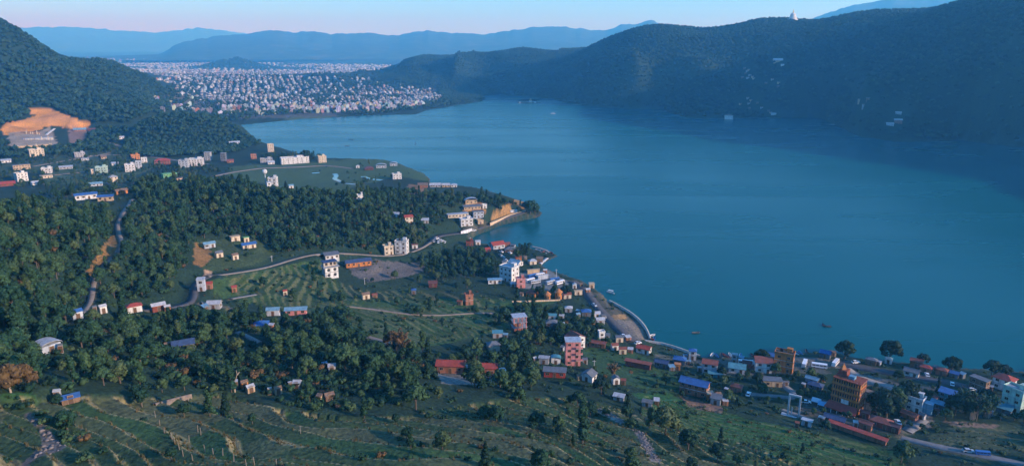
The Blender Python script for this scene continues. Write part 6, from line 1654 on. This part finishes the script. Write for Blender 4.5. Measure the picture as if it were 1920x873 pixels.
for x, y, z, w_, dr_, u, v in zip(X[m], Y[m], Zg[m], wood[m], dry[m], U[m], V[m]):
    if (np.hypot(ok[:, 5] - x, ok[:, 6] - y) < ok[:, 7]).any(): continue
    q = rnd.random(); ix = (0 if q < .35 else 1 if q < .7 else 4 if q < .85 else 2 if q < .95 else 3) if w_ else (0 if q < .25 else 2 if q < .5 else 3 if q < .58 else 4) if dr_ else (0 if q < .4 else 1 if q < .6 else 2 if q < .93 else 3)
    bp_.append((x, y, z - .1, rt.uniform(.5, 1.5) * (1.25 if w_ else .8), rt.uniform(0, 6.28), ix))
scatter('undergrowth', 'low shrubs and undergrowth over the slopes', PR_BUSH, bp_)
print('shrubs', len(bp_))
st_ = .95
X, Y = np.meshgrid(np.arange(-210, 200, st_), np.arange(95, 300, st_)); X = (X + rt.uniform(-.5, .5, X.shape) * st_).ravel(); Y = (Y + rt.uniform(-.5, .5, Y.shape) * st_).ravel()
Zg = ground_z(X, Y); U, V, DE = project(X, Y, Zg); k = (U > -30) & (U < 1950) & (V < 890) & (V > 690); X, Y, Zg, U, V = X[k], Y[k], Zg[k], U[k], V[k]
A_ = np.arctan2(X, Y); ii = np.clip(np.searchsorted(AZ, A_), 0, nA - 1); jj = np.clip(np.searchsorted(DD, np.hypot(X, Y)), 0, nD - 1)
ri_, rn_, tm_ = riser[jj, ii], road_near[jj, ii], terr_m[jj, ii]; n_ = fbm(X / 10, Y / 10, 601)
m = (rt.random(X.shape) < (.006 + .62 * ri_) * np.clip(.7 + 2.4 * n_, 0, 1.6)) & (rn_ > .5) & (tm_ > 0) & (signed_dist(X, Y, LAKE) > 2)
gp = [(x, y, z, rt.uniform(.32, .8), rt.uniform(0, 6.28), (rnd.randrange(2) if rnd.random() < (.30 + .5 * r_ if t_ in (1, 6) else .15) else 2 + rnd.randrange(2))) for x, y, z, r_, t_ in zip(X[m], Y[m], Zg[m], ri_[m], tm_[m])]
scatter('grass', 'tall dry and green grass along the terrace banks', PR_TUFT, gp)
print('tufts', len(gp))

# ---- the heap of field stones
m_rock = surf_mat('field_stone', (.13, .11, .10), (.24, .21, .19), .9)
def rock(seed):
    g = np.random.default_rng(seed); me = mesh_np('stone', ICO_V * (1 + g.uniform(-.25, .25, len(ICO_V)))[:, None] * (.8, .6, .45), None, ICO_F); me.materials.append(m_rock); return me
PR_ROCK = proto_coll('stone', [rock(s) for s in (91, 92, 93)])
hp = []
X = rt.uniform(-160, -60, 9000); Y = rt.uniform(90, 190, 9000); Zg = ground_z(X, Y); U, V, _ = project(X, Y, Zg); n_ = fbm(X / 4, Y / 4, 77)
m = in_poly(U + 8 * n_, V + 5 * n_, [(40,775),(55,773),(85,800),(110,828),(128,832),(110,846),(70,855),(50,873),(35,880),(80,830),(75,805)])
hp = [(x, y, z, rt.uniform(.25, .7), rt.uniform(0, 6.28), rt.integers(3)) for x, y, z in zip(X[m], Y[m], Zg[m])]
if hp: scatter('rubble', 'heap of grey field stones on the foreground terraces', PR_ROCK, hp)
# ---- bare forked tree
x, y, z, az, mpp = anchor(440, 734)
r = empty('tree', (x, y, z), .3); tag(r, 'bare pale forked tree trunk above the foreground terraces', 'tree')
b = MB(); b.tube([(0, 0, -1), (.1, 0, 2.4), (0, 0, 3.4)], [.30, .24, .22], m_barkpale, 7); b.build('trunk', r)
for P in ([(0, 0, 3.2), (-.9, 0, 4.6), (-1.0, .2, 6.0), (-1.6, .2, 6.8)], [(0, 0, 3.2), (.8, .1, 4.4), (1.2, 0, 5.6), (1.1, 0, 6.9)], [(1.2, 0, 5.4), (1.9, 0, 6.2)], [(-.95, .1, 5.2), (-.4, .1, 6.1)]):
    b = MB(); b.tube(P, [.2 * .72 ** k for k in range(len(P))], m_barkpale, 6); b.build('branch', r)

for name_px, lab in (([(1112,763),(1140,775),(1166,791)], 'broken line of pale stones across the upper dry slope'), ([(1190,804),(1210,830),(1230,864)], 'stony gully running down the dry slope')):
    hp = []
    for x, y, z in polyline([spot(u, v) for u, v in name_px], .25):
        for k in range(2):
            a, b_ = x + rt.normal() * .9, y + rt.normal() * .9; hp.append((a, b_, float(ground_z(a, b_)), rt.uniform(.2, .65), rt.uniform(0, 6.28), rt.integers(3)))
    scatter('rubble', lab, PR_ROCK, hp)
# ------------------------------------------------------------------ the hazy air
bm = bmesh.new()
HX, HY0, HY1, HZ0, HZ1 = 30000.0, -2500.0, 31500.0, -8.0, 1400.0
vs = [bm.verts.new((x, y, z)) for z in (HZ0, HZ1) for x, y in ((-HX, HY0), (HX, HY0), (HX, HY1), (-HX, HY1))]
for f in ((0, 3, 2, 1), (4, 5, 6, 7), (0, 1, 5, 4), (1, 2, 6, 5), (2, 3, 7, 6), (3, 0, 4, 7)): bm.faces.new([vs[i] for i in f])
me = bpy.data.meshes.new('haze'); bm.to_mesh(me); bm.free()
m_haze = bpy.data.materials.new('haze_air'); m_haze.use_nodes = True
nt = m_haze.node_tree
nt.nodes.remove(nt.nodes['Principled BSDF'])
pv = nt.nodes.new('ShaderNodeVolumePrincipled')
pv.inputs['Color'].default_value = (.13, .56, 1.0, 1)
pv.inputs['Density'].default_value = 0.00014
pv.inputs['Absorption Color'].default_value = (1, 1, 1, 1)
pv.inputs['Density Attribute'].default_value = ''
pv.inputs['Anisotropy'].default_value = 0.3
nt.links.new(pv.outputs[0], nt.nodes['Material Output'].inputs['Volume'])
m_haze.cycles.homogeneous_volume = True
haze = link('haze', me, m_haze); tag(haze, 'thin blue evening haze filling the valley', kind='stuff')
